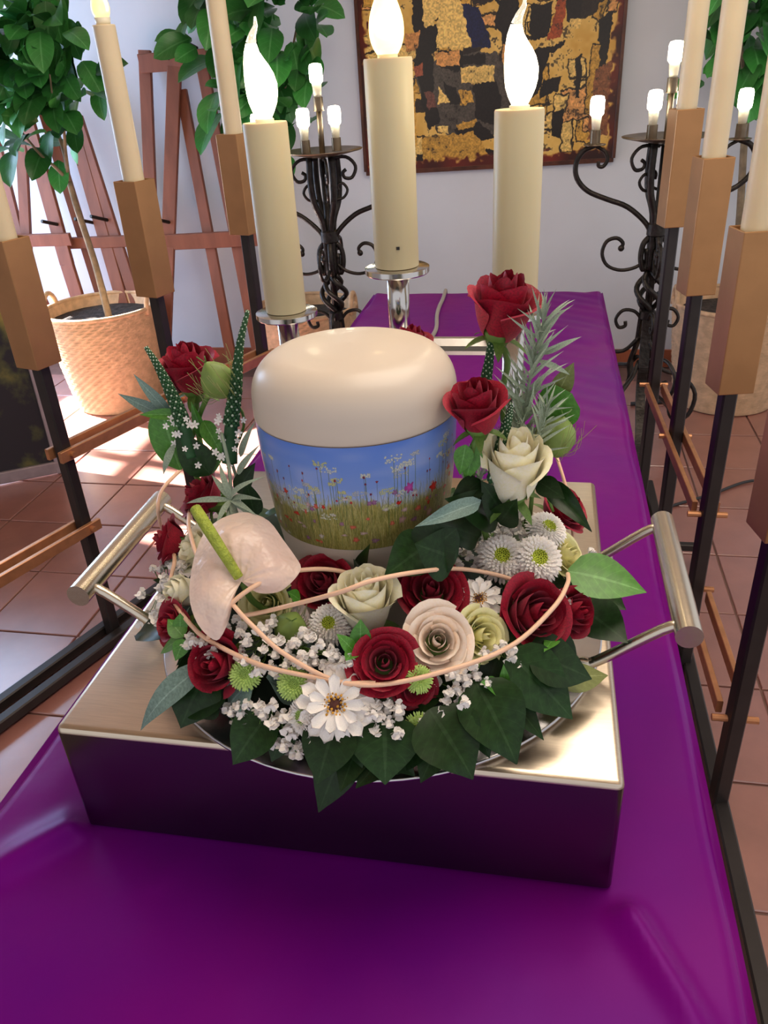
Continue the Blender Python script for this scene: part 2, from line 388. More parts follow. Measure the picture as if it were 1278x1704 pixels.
# ================================================================= steel box (urn pedestal) and tray
BX0, BX1, BY0, BY1, BZ = -.438, .086, .487, 1.037, .838
bm = bmesh.new()
vsb = [bm.verts.new(p) for p in ((BX0, BY0, TH+.003), (BX1, BY0, TH+.003), (BX1, BY1, TH+.003), (BX0, BY1, TH+.003), (BX0, BY0, BZ), (BX1, BY0, BZ), (BX1, BY1, BZ), (BX0, BY1, BZ))]
for f in ((3, 2, 1, 0), (4, 5, 6, 7), (0, 1, 5, 4), (1, 2, 6, 5), (2, 3, 7, 6), (3, 0, 4, 7)): bm.faces.new([vsb[i] for i in f])
bmesh.ops.bevel(bm, geom=[e for e in bm.edges if max(v.co.z for v in e.verts) > BZ-.01 ], offset=.007, segments=4, profile=.5, affect='EDGES')
me = bpy.data.meshes.new('steel_box')
for v in bm.verts: v.co -= Vector(((BX0+BX1)/2, (BY0+BY1)/2, TH))
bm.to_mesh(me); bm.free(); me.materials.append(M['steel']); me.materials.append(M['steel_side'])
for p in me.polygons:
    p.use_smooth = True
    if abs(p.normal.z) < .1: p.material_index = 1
sharp(me and type('o', (), {'data': me}), .35)
o = link('steel_box', me); o.location = ((BX0+BX1)/2, (BY0+BY1)/2, TH)
tag(o, 'brushed steel box standing on the purple cloth under the wreath', 'pedestal')

UX, UY = -.172, .702                     # urn axis
TCX, TCY, TR = -.158, .690, .235         # tray
t = Thing('round_tray', 'round steel tray with two bar handles on the steel box', 'tray', (TCX, TCY, BZ))
t.part('tray_disc', G().lathe([(0, .003), (TR-.002, .003), (TR, .004), (TR, .006), (TR-.002, .007), (0, .007)], (TCX, TCY, BZ), 96), M['steel_tray'])
for sx in (-1, 1):
    hx = TCX+sx*.302; hz = .905
    h = t.part('handle', G().tube([(hx, TCY-.085, hz), (hx, TCY+.125, hz)], .0125, 20), M['handle'])
    sharp(h)
    for y in (-.068, .108):
        p = [(TCX+sx*.175, TCY+y*.96, BZ+.014), (TCX+sx*.212, TCY+y*.97, BZ+.014), (TCX+sx*.226, TCY+y*.98, BZ+.017), (hx-sx*.02, TCY+y, hz-.006), (hx-sx*.004, TCY+y, hz)]
        t.part('handle_rod', G().tube(spline(p, 4), .0055, 12), M['handle'])

# ================================================================= urn with meadow print
H_, W_ = 300, 2400
rs = np.random.RandomState(5)
yy, xx = np.mgrid[0:H_, 0:W_].astype(np.float32); v_ = yy/H_
sky = np.stack([np.interp(v_, [.35, .62, 1], c) for c in ((.72, .46, .34), (.76, .58, .50), (.88, .84, .84))], -1)
cl = vnoise(H_, W_, 60, 260, rs)*.6+vnoise(H_, W_, 25, 90, rs)*.4
cl = np.clip((cl-.52)*3, 0, 1)*np.clip(1.15-np.abs(v_-.72)*2.2, 0, 1)*.35
sky = sky*(1-cl[..., None])+np.array([.74, .74, .86])*cl[..., None]
pic = sky.copy()
gn = vnoise(H_, W_, 26, 40, rs)*.5+vnoise(H_, W_, 6, 4, rs)*.5
hor = .40+.06*np.sin(xx/170)+.04*np.sin(xx/61)+.05*vnoise(H_, W_, 300, 9, rs)
gm = np.clip((hor-v_)/.07+gn-.4, 0, 1)
gcol = np.array([.42, .40, .18])*(1-gn[..., None])+np.array([.66, .62, .34])*gn[..., None]
pic = pic*(1-gm[..., None])+gcol*gm[..., None]
def stroke(x, y0, y1, lean, wd, c, al):
    n = int(abs(y1-y0)); 
    if n < 2: return
    tt = np.linspace(0, 1, n); ys = (y0+(y1-y0)*tt).astype(int); xs = x+lean*tt**2
    for dx in range(wd):
        xi = (xs+dx).astype(int) % W_; ok = (ys >= 0) & (ys < H_)
        pic[ys[ok], xi[ok]] = pic[ys[ok], xi[ok]]*(1-al)+np.array(c)*al
gc = [(.44, .46, .22), (.60, .58, .34), (.36, .38, .18), (.80, .74, .52), (.50, .44, .28), (.68, .66, .44)]
for k in range(7000):
    x = rs.randint(W_); y0 = rs.randint(-20, int(H_*.42)); ln = rs.randint(14, 60)
    stroke(x, y0, y0+ln, rs.randn()*9, rs.choice([1, 1, 2]), gc[rs.randint(6)], .6)
def blob(cx, cy, rx, ry, c, al=1., rag=.25):
    x0, x1, y0, y1 = int(cx-rx*1.5), int(cx+rx*1.5)+1, max(0, int(cy-ry*1.5)), min(H_, int(cy+ry*1.5)+1)
    if y1 <= y0: return
    Y_, X_ = np.mgrid[y0:y1, x0:x1]; a = np.arctan2(Y_-cy, X_-cx)
    rr = np.hypot((X_-cx)/rx, (Y_-cy)/ry); k = rr < 1+rag*np.sin(5*a+cx)+rag*.5*np.sin(9*a+cy)
    sh = (1-.25*rr[k])[:, None]
    pic[Y_[k], X_[k] % W_] = pic[Y_[k], X_[k] % W_]*(1-al)+np.array(c)*sh*al
def umbel(cx, cy, rx, c):
    stroke(int(cx), int(cy*.35), int(cy), 0, 2, (.36, .42, .22), .9)
    for k in range(int(26)):
        blob(cx+rs.uniform(-rx, rx), cy+rs.uniform(-.28, .28)*rx, 3.6, 2.3, c, .9, .3)
for k in range(95): umbel(rs.randint(W_), rs.uniform(.34, .88)*H_, rs.uniform(12, 36), [(.88, .89, .84), (.82, .83, .60), (.76, .78, .82)][rs.randint(3)])
for k in range(120): 
    x = rs.randint(W_); y = rs.uniform(.40, .82)*H_; stroke(x, int(y-60), int(y), 0, 1, (.22, .26, .14), .8); blob(x, y, rs.uniform(2.5, 4.5), rs.uniform(2.5, 4), [(.60, .06, .10), (.45, .05, .18), (.75, .10, .12)][rs.randint(3)])
for k in range(190): blob(rs.randint(W_), rs.uniform(.03, .54)*H_, rs.uniform(5, 15), rs.uniform(3.0, 8), [(.86, .14, .10), (.84, .70, .72), (.62, .40, .60), (.90, .40, .34), (.84, .80, .80)][rs.randint(5)], .9)
for (u, v, rx, c) in ((.612, .55, 18, (.80, .32, .70)), (.662, .46, 18, (.90, .16, .10)), (.79, .30, 22, (.88, .10, .10)), (.80, .38, 12, (.86, .22, .18)), (.655, .22, 15, (.86, .66, .62)), (.60, .25, 14, (.80, .62, .62))):
    blob(u*W_, v*H_, rx, rx*.72, c)
for k in range(1500):
    x = rs.randint(W_); y0 = rs.randint(-10, int(H_*.25)); stroke(x, y0, y0+rs.randint(14, 40), rs.randn()*5, 1, gc[rs.randint(6)], .5)
M['meadow'] = img_mat('meadow_print', np.clip(pic, 0, 1), .30, coat=.15)
t = Thing('urn', 'cream urn with a printed band of meadow flowers inside the wreath', 'urn', (UX, UY, BZ+.009))
UC = (UX, UY, 0); z0 = BZ+.009; UR = .0972
zb0, zb1, zt = .974, 1.083, 1.143
t.part('urn_base', G().lathe([(0, z0), (.066, z0), (.070, z0+.004), (.078, .90), (.0845, .945), (.0885, zb0-.002), (.089, zb0)], UC, 96), M['urn'])
def rb(z): return .0892+(UR-.0892)*math.sin(min(1, (z-zb0)/(zb1-zb0))*PI/2)
band = G(); nb_, na_ = 8, 128
band.grid(na_, nb_, lambda u, v: (UX+rb(zb0+(zb1-zb0)*v)*math.cos(2*PI*(u)+PI/2), UY+rb(zb0+(zb1-zb0)*v)*math.sin(2*PI*u+PI/2), zb0+(zb1-zb0)*v))
bo = t.part('printed_band', band, M['meadow'], label='printed band of blue sky and meadow flowers')
uvl = bo.data.uv_layers.new(name='UVMap')
for p in bo.data.polygons:
    j = p.index//na_; i = p.index % na_
    for li, (du, dv) in zip(p.loop_indices, ((0, 0), (1, 0), (1, 1), (0, 1))): uvl.data[li].uv = ((i+du)/na_, (j+dv)/nb_)
t.part('seam', G().lathe([(UR-.002, zb1), (UR+.0002, zb1+.0002), (UR+.0002, zb1+.0008), (UR-.002, zb1+.001)], UC, 96), M['urnline'])
lp = [(UR-.001, zb1+.0008), (UR+.0006, zb1+.0012), (UR+.0010, zb1+.003), (UR+.0009, zb1+.010), (UR+.0005, zb1+.020)]
for k in range(1, 13):
    a = k/12*PI/2; lp.append((.058+(.0396)*math.cos(a)**.9, zb1+.020+.038*math.sin(a)))
lp += [(.046, zb1+.0605), (.03, zb1+.062), (0, zb1+.063)]
t.part('lid', G().lathe(lp, UC, 96), M['urn'])

# ================================================================= three-armed steel candle stand
SY = 1.19
CX = {'left': (-0.3913,1.19,1.0281), 'centre': (-0.2123,1.19,1.1009), 'right': (-0.0388,1.19,1.0542)}
t = Thing('candle_stand', 'stainless steel stand holding three electric candles behind the urn', 'candle stand', (CX['centre'][0], SY, TH))
cxl, cxc, cxr = CX['left'][0], CX['centre'][0], CX['right'][0]
zl, zc, zr = (-0.3879,1.19,1.0405)[2], (-0.2121,1.19,1.1062)[2], (-0.3879,1.19,1.0405)[2]+.002
barz = .985
sharp(t.part('crossbar', G().bar((cxl+.012, SY, barz), (cxr-.010, SY, barz), .028, .026, bev=.009), M['steel_side2']))
t.part('foot_plate', boxg(G(), (cxl-.04, SY-.07, TH+.004), (cxr+.04, SY+.07, TH+.012)), M['steel_dark'], smooth=False)
for x, z in ((cxl, zl), (cxc, zc), (cxr, zr)):
    b0 = TH+.012 if x != cxc else barz+.012
    t.part('pole', G().lathe([(.0, b0), (.0165, b0), (.0165, z-.006), (0, z-.006)], (x, SY, 0), 32), M['steel_dark'])
    sharp(t.part('drip_plate', G().lathe([(0, z-.010), (.046, z-.010), (.048, z-.008), (.048, z-.001), (.046, z), (0, z)], (x, SY, 0), 48), M['steel_dark']))
# ---- electric candles
def flame_pts(base, hgt, bend):
    P = []
    for k in range(13):
        u = k/12; P.append((base[0]+.0115*math.sin(u*PI*.5)*u-.024*math.sin(PI*max(0, min(1, (u-.30)/.62)))*max(0, u-.25)-.012*max(0, u-.3), base[1], base[2]+hgt*u))
    return P
FR = [.010, .0155, .0195, .0215, .0220, .0208, .0180, .0142, .0105, .0072, .0048, .0030, .0014]
def candle(label, x, z, ztop, r, kind, mark=False, y=SY):
    t = Thing('electric_candle', label, 'candle', (x, y, z), 'electric candles on the steel stand')
    s = t.part('sleeve', G().lathe([(0, z+.001), (r*.99, z+.001), (r, z+.003), (r, ztop-.002), (r-.001, ztop), (r-.0035, ztop), (r-.004, ztop-.006), (.010, ztop-.006), (0, ztop-.006)], (x, y, 0), 48), M['wax']); sharp(s)
    t.part('lamp_socket', G().lathe([(0, ztop-.006), (.0135, ztop-.006), (.0135, ztop+.004), (.011, ztop+.005), (0, ztop+.005)], (x, y, 0), 24), M['ledbase'])
    if kind == 'bent':
        P = flame_pts((x, y, ztop+.004), .122, -.014); t.part('flame_bulb', G().tube(P[:10], FR[:10], 24), M['flame'])
        t.part('glass_tip', G().tube(P[9:], [r_*1.02 for r_ in FR[9:]], 16), M['glass_tip'])
    else:
        P = [(x, y, ztop+.004+.085*k/12) for k in range(13)]
        R2 = [.014, .0185, .0212, .0226, .0230, .0225, .0212, .0190, .0162, .0130, .0096, .0060, .0015]
        b = t.part('flame_bulb', G().tube(P, R2, 32), M['flame_soft'])
        t.part('glowing_core', G().ball((x, y, ztop+.036), .0105, 16, 10, (1, 1, 1.25)), M['core'], b)
    if mark: t.part('dark_mark', boxg(G(), (x+.006, y-r-.0006, z+.030), (x+.0105, y-r+.0025, z+.034)), M['post'], smooth=False)
candle('left cream electric candle with a bent white flame bulb', cxl, zl, (-0.3864,1.19,1.3065)[2], .0315, 'bent')
candle('tallest cream electric candle, in the middle, with a frosted flame bulb', cxc, zc, (-0.2132,1.19,1.3755)[2], .0325, 'frost', True)
candle('right cream electric candle standing behind the topmost red rose', cxr, zr, (-0.0384,1.19,1.3074)[2], .0330, 'bent')

# ================================================================= candle racks at both sides
def rack(side, posts, ang, holders, strips, base, label, stub):
    t = Thing('candle_rack', label, 'candle rack', (sum(p[0] for p in posts)/len(posts), sum(p[1] for p in posts)/len(posts), 0), 'metal candle racks')
    ca, sa = math.cos(ang), math.sin(ang)
    dirv = Vector((base[1][0]-base[0][0], base[1][1]-base[0][1], 0)).normalized(); per = Vector((dirv.y, -dirv.x, 0))
    for (x, y), (zb, ztp) in zip(posts, holders):
        up = Vector((ca, sa, 0))
        t.part('post', G().bar((x, y, .012), (x, y, zb+.02), .031, .031, up=up), M['post'], smooth=False)
        h = G(); a = .036
        # square sleeve open at the top
        wv = []
        for r_, z in ((a-.004, ztp-.03), (a-.004, ztp), (a, ztp), (a, zb), (.017, zb)):
            wv += [(x+ca*sx*r_-sa*sy*r_, y+sa*sx*r_+ca*sy*r_, z) for sx, sy in ((-1, -1), (1, -1), (1, 1), (-1, 1))]
        h.add(wv, [(i*4+(k+1) % 4, i*4+k, (i+1)*4+k, (i+1)*4+(k+1) % 4) for i in range(4) for k in range(4)]+[(3, 2, 1, 0)])
        ho = t.part('candle_holder', h, M['bronze'], smooth=False)
        bv = ho.modifiers.new('bevel', 'BEVEL'); bv.width = .0025; bv.segments = 2; bv.limit_method = 'ANGLE'
    for (p, q, z) in strips:
        for s in (-1, 1):
            off = per*s*.024
            a_ = Vector((p[0], p[1], z))-dirv*.03+off; b_ = Vector((q[0], q[1], z))+dirv*.03+off
            t.part('strip', G().bar(a_, b_, .012, .029), M['copper'], smooth=False)
    for (x, y, z) in stub:
        c = Vector((x, y, z)); pg = t.part('peg', G().tube([c-per*.043, c-per*.031, c+per*.031, c+per*.041], .007, 10), M['copper']); sharp(pg)
    for s in (-1, 1):
        off = per*s*.032
        t.part('base_rail', G().bar(Vector((*base[0], .022))+off, Vector((*base[1], .022))+off, .030, .030), M['post'], smooth=False)
    return t, per, dirv
def tall_candle(x, y, z, ztop, r, label, bulb):
    t = Thing('tall_candle', label, 'candle', (x, y, z), 'tall candles in the racks')
    sharp(t.part('candle_body', G().lathe([(0, z), (r, z), (r*.985, ztop-.002), (r*.93, ztop), (0, ztop)], (x, y, 0), 20), M['wax2']))
    t.part('lamp_socket', G().lathe([(0, ztop), (.016, ztop), (.018, ztop+.014), (0, ztop+.014)], (x, y, 0), 20), M['ledbase'])
    P = [(x, y, ztop+.014+.07*k/8) for k in range(9)]
    t.part('flame_bulb', G().tube(P, [.016, .0195, .021, .020, .0175, .0135, .0092, .0052, .0015], 18), M['flame_soft'])
Rp = [(.356, 2.46), (.371, 2.07), (.386, 1.645), (.396, 1.215)]
Rh = [(.926, 1.222), (.838, 1.145), (.750, 1.066), (.665, .975)]
t, per, dv = rack('right', Rp, math.radians(12), Rh, [(Rp[0], Rp[2], .452), (Rp[2], Rp[3], .250)], ((.368, .30), (.368, 2.62)),
     'dark metal candle rack with bronze holders on the right of the table', [(*Rp[0], .452), (*Rp[1], .452), (*Rp[2], .452), (*Rp[2], .250), (*Rp[3], .250)])
t.part('outrigger', G().bar((Rp[1][0], Rp[1][1]+.05, .075), (.50, 2.12, .075), .022, .022), M['post'], smooth=False)
t.part('outrigger', G().bar((.492, 2.118, .086), (.492, 2.118, .040), .024, .024, up=(0, 1, 0)), M['post'], smooth=False)
w_ = t.part('caster', G().lathe([(0, -.011), (.016, -.011), (.020, -.006), (.020, .006), (.017, .010), (0, .011)], (.492, 2.118, .021), 20, axis=(1, .3, 0)), M['castor'])
names = ['ivory candle in the farthest holder of the right rack', 'ivory candle in the second holder from the far end, right rack', 'ivory candle in the right rack holder nearest the viewer, beside the right edge', 'ivory candle in the right rack holder just outside the frame']
for (x, y), (zb, zt_), l in list(zip(Rp, Rh, names))[:3]:
    tall_candle(x, y, zt_-.03, zt_+.34, .0265, l, False)
Lp = [(-1.145, 1.61), (-1.010, 1.985), (-.872, 2.36)]
Lh = [(.800, 1.085), (.866, 1.150), (.950, 1.220)]
t, per, dv = rack('left', Lp, math.radians(-17), Lh, [((-1.30, 1.20), Lp[0], .362), (Lp[0], Lp[2], .575)], ((-1.36, 1.02), (-.83, 2.47)),
     'dark metal candle rack with bronze holders at the left in front of the plants', [(*Lp[0], .362), (*Lp[0], .575), (*Lp[1], .575), (*Lp[2], .575)])
for (x, y), (zb, zt_), l, ln in zip(Lp, Lh, ['ivory candle in the nearest left holder, cut off by the frame', 'ivory candle with a glowing bulb in the middle left holder', 'ivory candle in the farthest holder of the left rack'], (.33, .33, .33)):
    tall_candle(x, y, zt_-.03, zt_+ln, .0265, l, True)
# ================================================================= wall painting
PX0, PX1, PZ0, PZ1 = -.822, .284, .935, 2.05
ph, pw = 620, 640
rs = np.random.RandomState(11)
yy, xx = np.mgrid[0:ph, 0:pw].astype(np.float32)
warp = vnoise(ph, pw, 14, 14, rs)*9+vnoise(ph, pw, 5, 5, rs)*4-6; warp2 = vnoise(ph, pw, 13, 13, rs)*9+vnoise(ph, pw, 4, 4, rs)*4-6
n1 = vnoise(ph, pw, 60, 60, rs); n2 = vnoise(ph, pw, 9, 9, rs); n3 = vnoise(ph, pw, 3, 3, rs)
gold = np.array([.80, .61, .26]); gold2 = np.array([.92, .77, .44]); dark = np.array([.13, .10, .085]); red = np.array([.32, .10, .06]); grey = np.array([.30, .27, .24])
art = gold+(gold2-gold)*np.clip(n1*.7+n2*.5-.1, 0, 1)[..., None]
# frame coordinates in photo pixels (x right, y down)
ax = 597+xx/pw*(1030-597)+warp*.6; ay = 275-(yy/ph)*437+warp2*.6
blot = np.clip((n2*.50+n1*.30+n3*.35-.76)*7, 0, 1)
def paint(pts, c, al=1.):
    k = poly_mask(ax, ay, pts); art[k] = art[k]*(1-al)+np.array(c)*(.80+.4*n3[k])[:, None]*al
dk = (.12, .095, .085)
for k in range(95):
    cx_, cy_ = rs.uniform(600, 1025), rs.uniform(-160, 262); w2, h2 = rs.uniform(8, 26), rs.uniform(6, 24); ro = rs.randn()*.10
    if rs.rand() < .25: w2, h2 = rs.uniform(4, 9), rs.uniform(20, 50)
    cr, sr = math.cos(ro), math.sin(ro)
    q = lambda a, b: (cx_+a*cr-b*sr, cy_+a*sr+b*cr)
    e_ = 2.2
    paint([q(-w2-e_, -h2-e_), q(w2+e_, -h2-e_), q(w2+e_, h2+e_), q(-w2-e_, h2+e_)], (.14, .11, .08), .9)
    cc = [gold, gold2, gold*.92, (.86, .62, .36), gold2*.95, gold, gold2*.97, (.17, .13, .11)][rs.randint(8)]
    paint([q(-w2, -h2), q(w2, -h2+rs.randn()*2), q(w2, h2), q(-w2, h2+rs.randn()*2)], cc)
paint([(690, 130), (745, 100), (830, 105), (860, 150), (850, 215), (800, 240), (760, 236), (715, 200)], grey)
for p in ([(690, 0), (712, 0), (724, 60), (722, 150), (736, 200), (712, 215), (694, 120)], [(716, 60), (734, 55), (735, 95), (720, 98)], [(733, 96), (776, 96), (774, 122), (764, 128), (730, 118)],
          [(770, 104), (812, 106), (810, 120), (772, 118)], [(826, 60), (845, 0), (858, 0), (870, 90), (842, 96)], [(882, 42), (918, 40), (912, 88), (884, 92)], [(940, 0), (972, 0), (958, 72), (938, 70)],
          [(885, 106), (940, 96), (936, 104), (915, 112), (898, 170), (876, 180), (872, 110)], [(800, 0), (820, 30), (848, 35), (840, 42), (806, 26)], [(738, 140), (760, 150), (772, 178), (748, 176)],
          [(790, 150), (822, 132), (838, 170), (830, 215), (796, 200)], [(755, 215), (800, 205), (830, 232), (780, 244)], [(958, 120), (966, 118), (968, 180), (960, 180)], [(905, 150), (938, 146), (930, 168), (900, 178)],
          [(925, 200), (944, 196), (940, 240), (924, 236)], [(690, 250), (830, 252), (830, 262), (690, 262)], [(755, 0), (764, 0), (775, 24), (764, 28)], [(985, 22), (1004, 20), (1002, 44), (988, 46)], [(990, 70), (1012, 60), (1008, 130), (996, 150)]):
    paint(p, dk)
for p, c in (([(708, 14), (765, 8), (764, 24), (732, 28), (726, 60), (708, 60)], gold2), ([(734, 30), (770, 22), (788, 92), (730, 94)], gold2), ([(726, 100), (768, 96), (766, 120), (728, 118)], (.84, .60, .34)), ([(768, 122), (826, 122), (826, 146), (770, 148)], gold2*.95),
             ([(768, 156), (788, 156), (790, 178), (768, 180)], gold), ([(731, 146), (750, 172), (732, 174)], gold2), ([(730, 208), (748, 210), (748, 221), (728, 219)], gold2), ([(762, 208), (796, 200), (790, 214), (764, 216)], gold*.9), ([(676, 66), (702, 66), (700, 90), (678, 92)], (.78, .54, .30)),
             ([(930, 26), (938, 40), (932, 92), (910, 94)], (.62, .28, .14)), ([(945, 66), (963, 66), (960, 82), (942, 82)], gold2), ([(692, 116), (706, 112), (706, 130), (694, 132)], (.60, .32, .22)), ([(708, 156), (724, 156), (730, 180), (714, 182)], (.42, .26, .22)),
             ([(770, 30), (800, 40), (822, 96), (790, 96)], (.10, .11, .26)), ([(890, 0), (920, 0), (924, 18), (905, 28), (888, 28)], (.22, .24, .17)), ([(700, 225), (790, 222), (820, 262), (700, 264)], gold*.92), ([(990, 140), (1016, 130), (1016, 240), (985, 244)], (.52, .32, .20)), ([(640, 60), (668, 60), (668, 120), (640, 125)], gold2), ([(650, 150), (690, 150), (690, 240), (640, 230)], gold)):
    paint(p, c)
art = art*(1-blot[..., None]*.75)+dark*blot[..., None]*.75
edge = np.minimum(np.minimum(ax-597, 1030-ax)*1.0, 275-ay); rimk = np.clip((16-edge+n2*14-7)/6, 0, 1)[..., None]
art = art*(1-rimk)+(red*(.5+n1[..., None]*.9))*rimk
M['art'] = img_mat('gold_collage_paint', art, .42, bump=.25)
t = Thing('painting', 'large abstract gold and dark collage painting hanging on the white wall', 'painting', ((PX0+PX1)/2, WY, PZ0))
tilt = .018
def ptw(x, z): return x, z+(x-PX0)*tilt
g = G(); v = []
for y in (WY-.030, WY-.001):
    for x, z in ((PX0, PZ0), (PX1, PZ0), (PX1, PZ1), (PX0, PZ1)): a, b = ptw(x, z); v.append((a, y, b))
g.add(v, [(0, 1, 2, 3), (1, 0, 4, 5), (2, 1, 5, 6), (3, 2, 6, 7), (0, 3, 7, 4)])
po = t.part('canvas', g, M['art'], smooth=False)
uvl = po.data.uv_layers.new(name='UVMap')
for p in po.data.polygons:
    for li in p.loop_indices:
        c = po.data.vertices[po.data.loops[li].vertex_index].co+t.loc
        uvl.data[li].uv = ((c.x-PX0)/(PX1-PX0), (c.z-(c.x-PX0)*tilt-PZ0)/(PZ1-PZ0))
for (a, b) in (((PX0, PZ0), (PX1, PZ0)), ((PX1, PZ0), (PX1, PZ1)), ((PX1, PZ1), (PX0, PZ1)), ((PX0, PZ1), (PX0, PZ0))):
    p = ptw(*a); q = ptw(*b); t.part('frame_bar', G().bar((p[0], WY-.02, p[1]), (q[0], WY-.02, q[1]), .036, .014, up=(0, 1, 0) if a[0] != b[0] else (1, 0, 0)), M['frame'], smooth=False)

# ================================================================= second painting standing on the floor at the left
a0 = Vector((-1.868, 2.590, .004)); dr = Vector((-.85, -.53, 0)).normalized(); nr = Vector((dr.y, -dr.x, 0))
if nr.y > 0: nr = -nr
t = Thing('floor_painting', 'dark painting with golden green foliage in a silvery frame, standing on the floor', 'painting', a0+dr*.45)
lean = Vector((-nr.x*.12, -nr.y*.12, 1)).normalized()
def fp(u, v, d=0.): return a0+dr*u+lean*v+nr*d
m = mat('dark_foliage_paint', srgb(34, 28, 36), .4); nt = m.node_tree
tc = nt.nodes.new('ShaderNodeTexCoord'); n = nt.nodes.new('ShaderNodeTexNoise'); n.inputs['Scale'].default_value = 7; n.inputs['Detail'].default_value = 6; r = nt.nodes.new('ShaderNodeValToRGB')
nt.links.new(tc.outputs['Object'], n.inputs['Vector']); sz = nt.nodes.new('ShaderNodeSeparateXYZ'); nt.links.new(tc.outputs['Object'], sz.inputs[0]); ma = nt.nodes.new('ShaderNodeMath'); ma.operation = 'MULTIPLY_ADD'; ma.inputs[1].default_value = .22; nt.links.new(sz.outputs[2], ma.inputs[0]); nt.links.new(n.outputs['Fac'], ma.inputs[2])
nt.links.new(ma.outputs[0], r.inputs[0]); nt.links.new(r.outputs[0], nt.nodes['Principled BSDF'].inputs['Base Color'])
e = r.color_ramp.elements; e[0].position = .50; e[0].color = (*srgb(36, 28, 34), 1); e[1].position = .72; e[1].color = (*srgb(150, 132, 62), 1); k = e.new(.58); k.color = (*srgb(76, 76, 42), 1)
M['foliage_art'] = m
g = G(); v = [fp(.02, .04, .004), fp(.88, .04, .004), fp(.88, .80, .004), fp(.02, .80, .004), fp(.02, .04, -.02), fp(.88, .04, -.02), fp(.88, .80, -.02), fp(.02, .80, -.02)]
g.add(v, [(0, 1, 2, 3), (7, 6, 5, 4), (1, 0, 4, 5), (2, 1, 5, 6), (3, 2, 6, 7), (0, 3, 7, 4)])
t.part('canvas', g, M['foliage_art'], smooth=False)
for (p, q) in (((0, .025), (.90, .025)), ((.90, 0), (.90, .84)), ((.90, .815), (0, .815)), ((0, .84), (0, 0))):
    t.part('frame_bar', G().bar(fp(*p), fp(*q), .048, .03, up=nr), M['silverframe'], smooth=False)

# ================================================================= wooden easels leaning on the wall
def easel(label, bars, pegs, loc):
    t = Thing('easel', label, 'easel', loc, 'wooden easels against the wall')
    for p, q, wd in bars: t.part('bar', G().bar(p, q, wd*1.15, .022, up=(0, 1, .1)), M['easel'], smooth=False)
    for p in pegs: sharp(t.part('peg', G().tube([Vector(p)+Vector((0, .02, 0)), Vector(p)+Vector((-.035, -.075, .035))], .008, 8), M['iron']))
easel('wooden easel in the middle with a wide top crossbar, right of the left candles',
      [((-1.8013,3.8854,1.476), (-1.9043,3.6222,0.1147), .050), ((-1.6429,3.8619,1.4788), (-1.8593,3.5952,0.0991), .056), ((-1.6428,3.8535,1.3113), (-1.504,3.6227,0.1176), .045), ((-1.5359,3.8753,1.4241), (-1.3592,3.6229,0.1186), .048), ((-1.8169,3.8456,1.4253), (-1.4951,3.8463,1.4291), .066), ((-1.823,3.7007,0.6762), (-1.269,3.7033,0.6895), .062)],
      [(-1.6642,3.8367,1.4313), (-1.7469,3.7072,0.7615), (-1.5474,3.8544,1.4711)], (-1.7189,3.6156,0.0805))
easel('leftmost wooden easel, cut off by the left edge behind the plant',
      [((-2.5701,3.7438,1.261), (-2.5001,3.6219,0.6306), .052), ((-2.3837,3.7751,1.4227), (-2.4856,3.6165,0.6028), .046), ((-2.3676,3.727,1.2778), (-2.2598,3.5968,0.6039), .062), ((-2.6444,3.6084,0.7157), (-2.2164,3.6089,0.7184), .050), ((-2.5052,3.6166,0.603), (-2.3265,3.5278,0.1438), .050), ((-2.2598,3.5968,0.6039), (-2.1904,3.5317,0.2674), .060)], [(-2.2696,3.6204,0.7779)], (-2.5223,3.5275,0.1425))
easel('wooden easel of three slanting bars between the plant and the middle easel',
      [((-2.3229,3.8055,1.3214), (-2.0493,3.552,0.0101), .050), ((-2.2038,3.8032,1.4129), (-1.9671,3.5564,0.1368), .056), ((-2.1373,3.7674,1.228), (-1.8827,3.5566,0.1374), .050), ((-2.2908,3.6489,0.6925), (-1.8629,3.6499,0.698), .045)], [(-2.1223,3.6605,0.7784), (-2.0399,3.6622,0.7871)], (-2.0578,3.5636,0.0702))

# ================================================================= potted trees in wicker baskets
def leaf_mesh(name, L, Wd, fold, droop, m, nl=9, wave=0., tp=.80, arch=1.3):
    g = G()
    def fn(u, v):
        s = (u-.5)*2; w0 = max(v, .004)**.60*(1-v)**tp/(.375**.6*.625**tp); wv = Wd/2*max(w0, .012)
        return (s*wv, L*v, abs(s)*wv*fold+droop*L*(v-v*v)*arch+wave*Wd*math.sin(v*9+s*2)*abs(s))
    g.grid(4, nl, fn); me = g.mesh(name, m); uv = me.uv_layers.new(name='UVMap')
    for p in me.polygons:
        for li in p.loop_indices:
            vi = me.loops[li].vertex_index; uv.data[li].uv = ((vi % 5)/4, (vi//5)/nl)
    return me
tl = [leaf_mesh('tree_leaf', .175, .100, .25, .30, M['tleaf'], 8, 0, .7), leaf_mesh('tree_leaf', .145, .086, .15, .15, M['tleaf'], 8, .04, .7)]
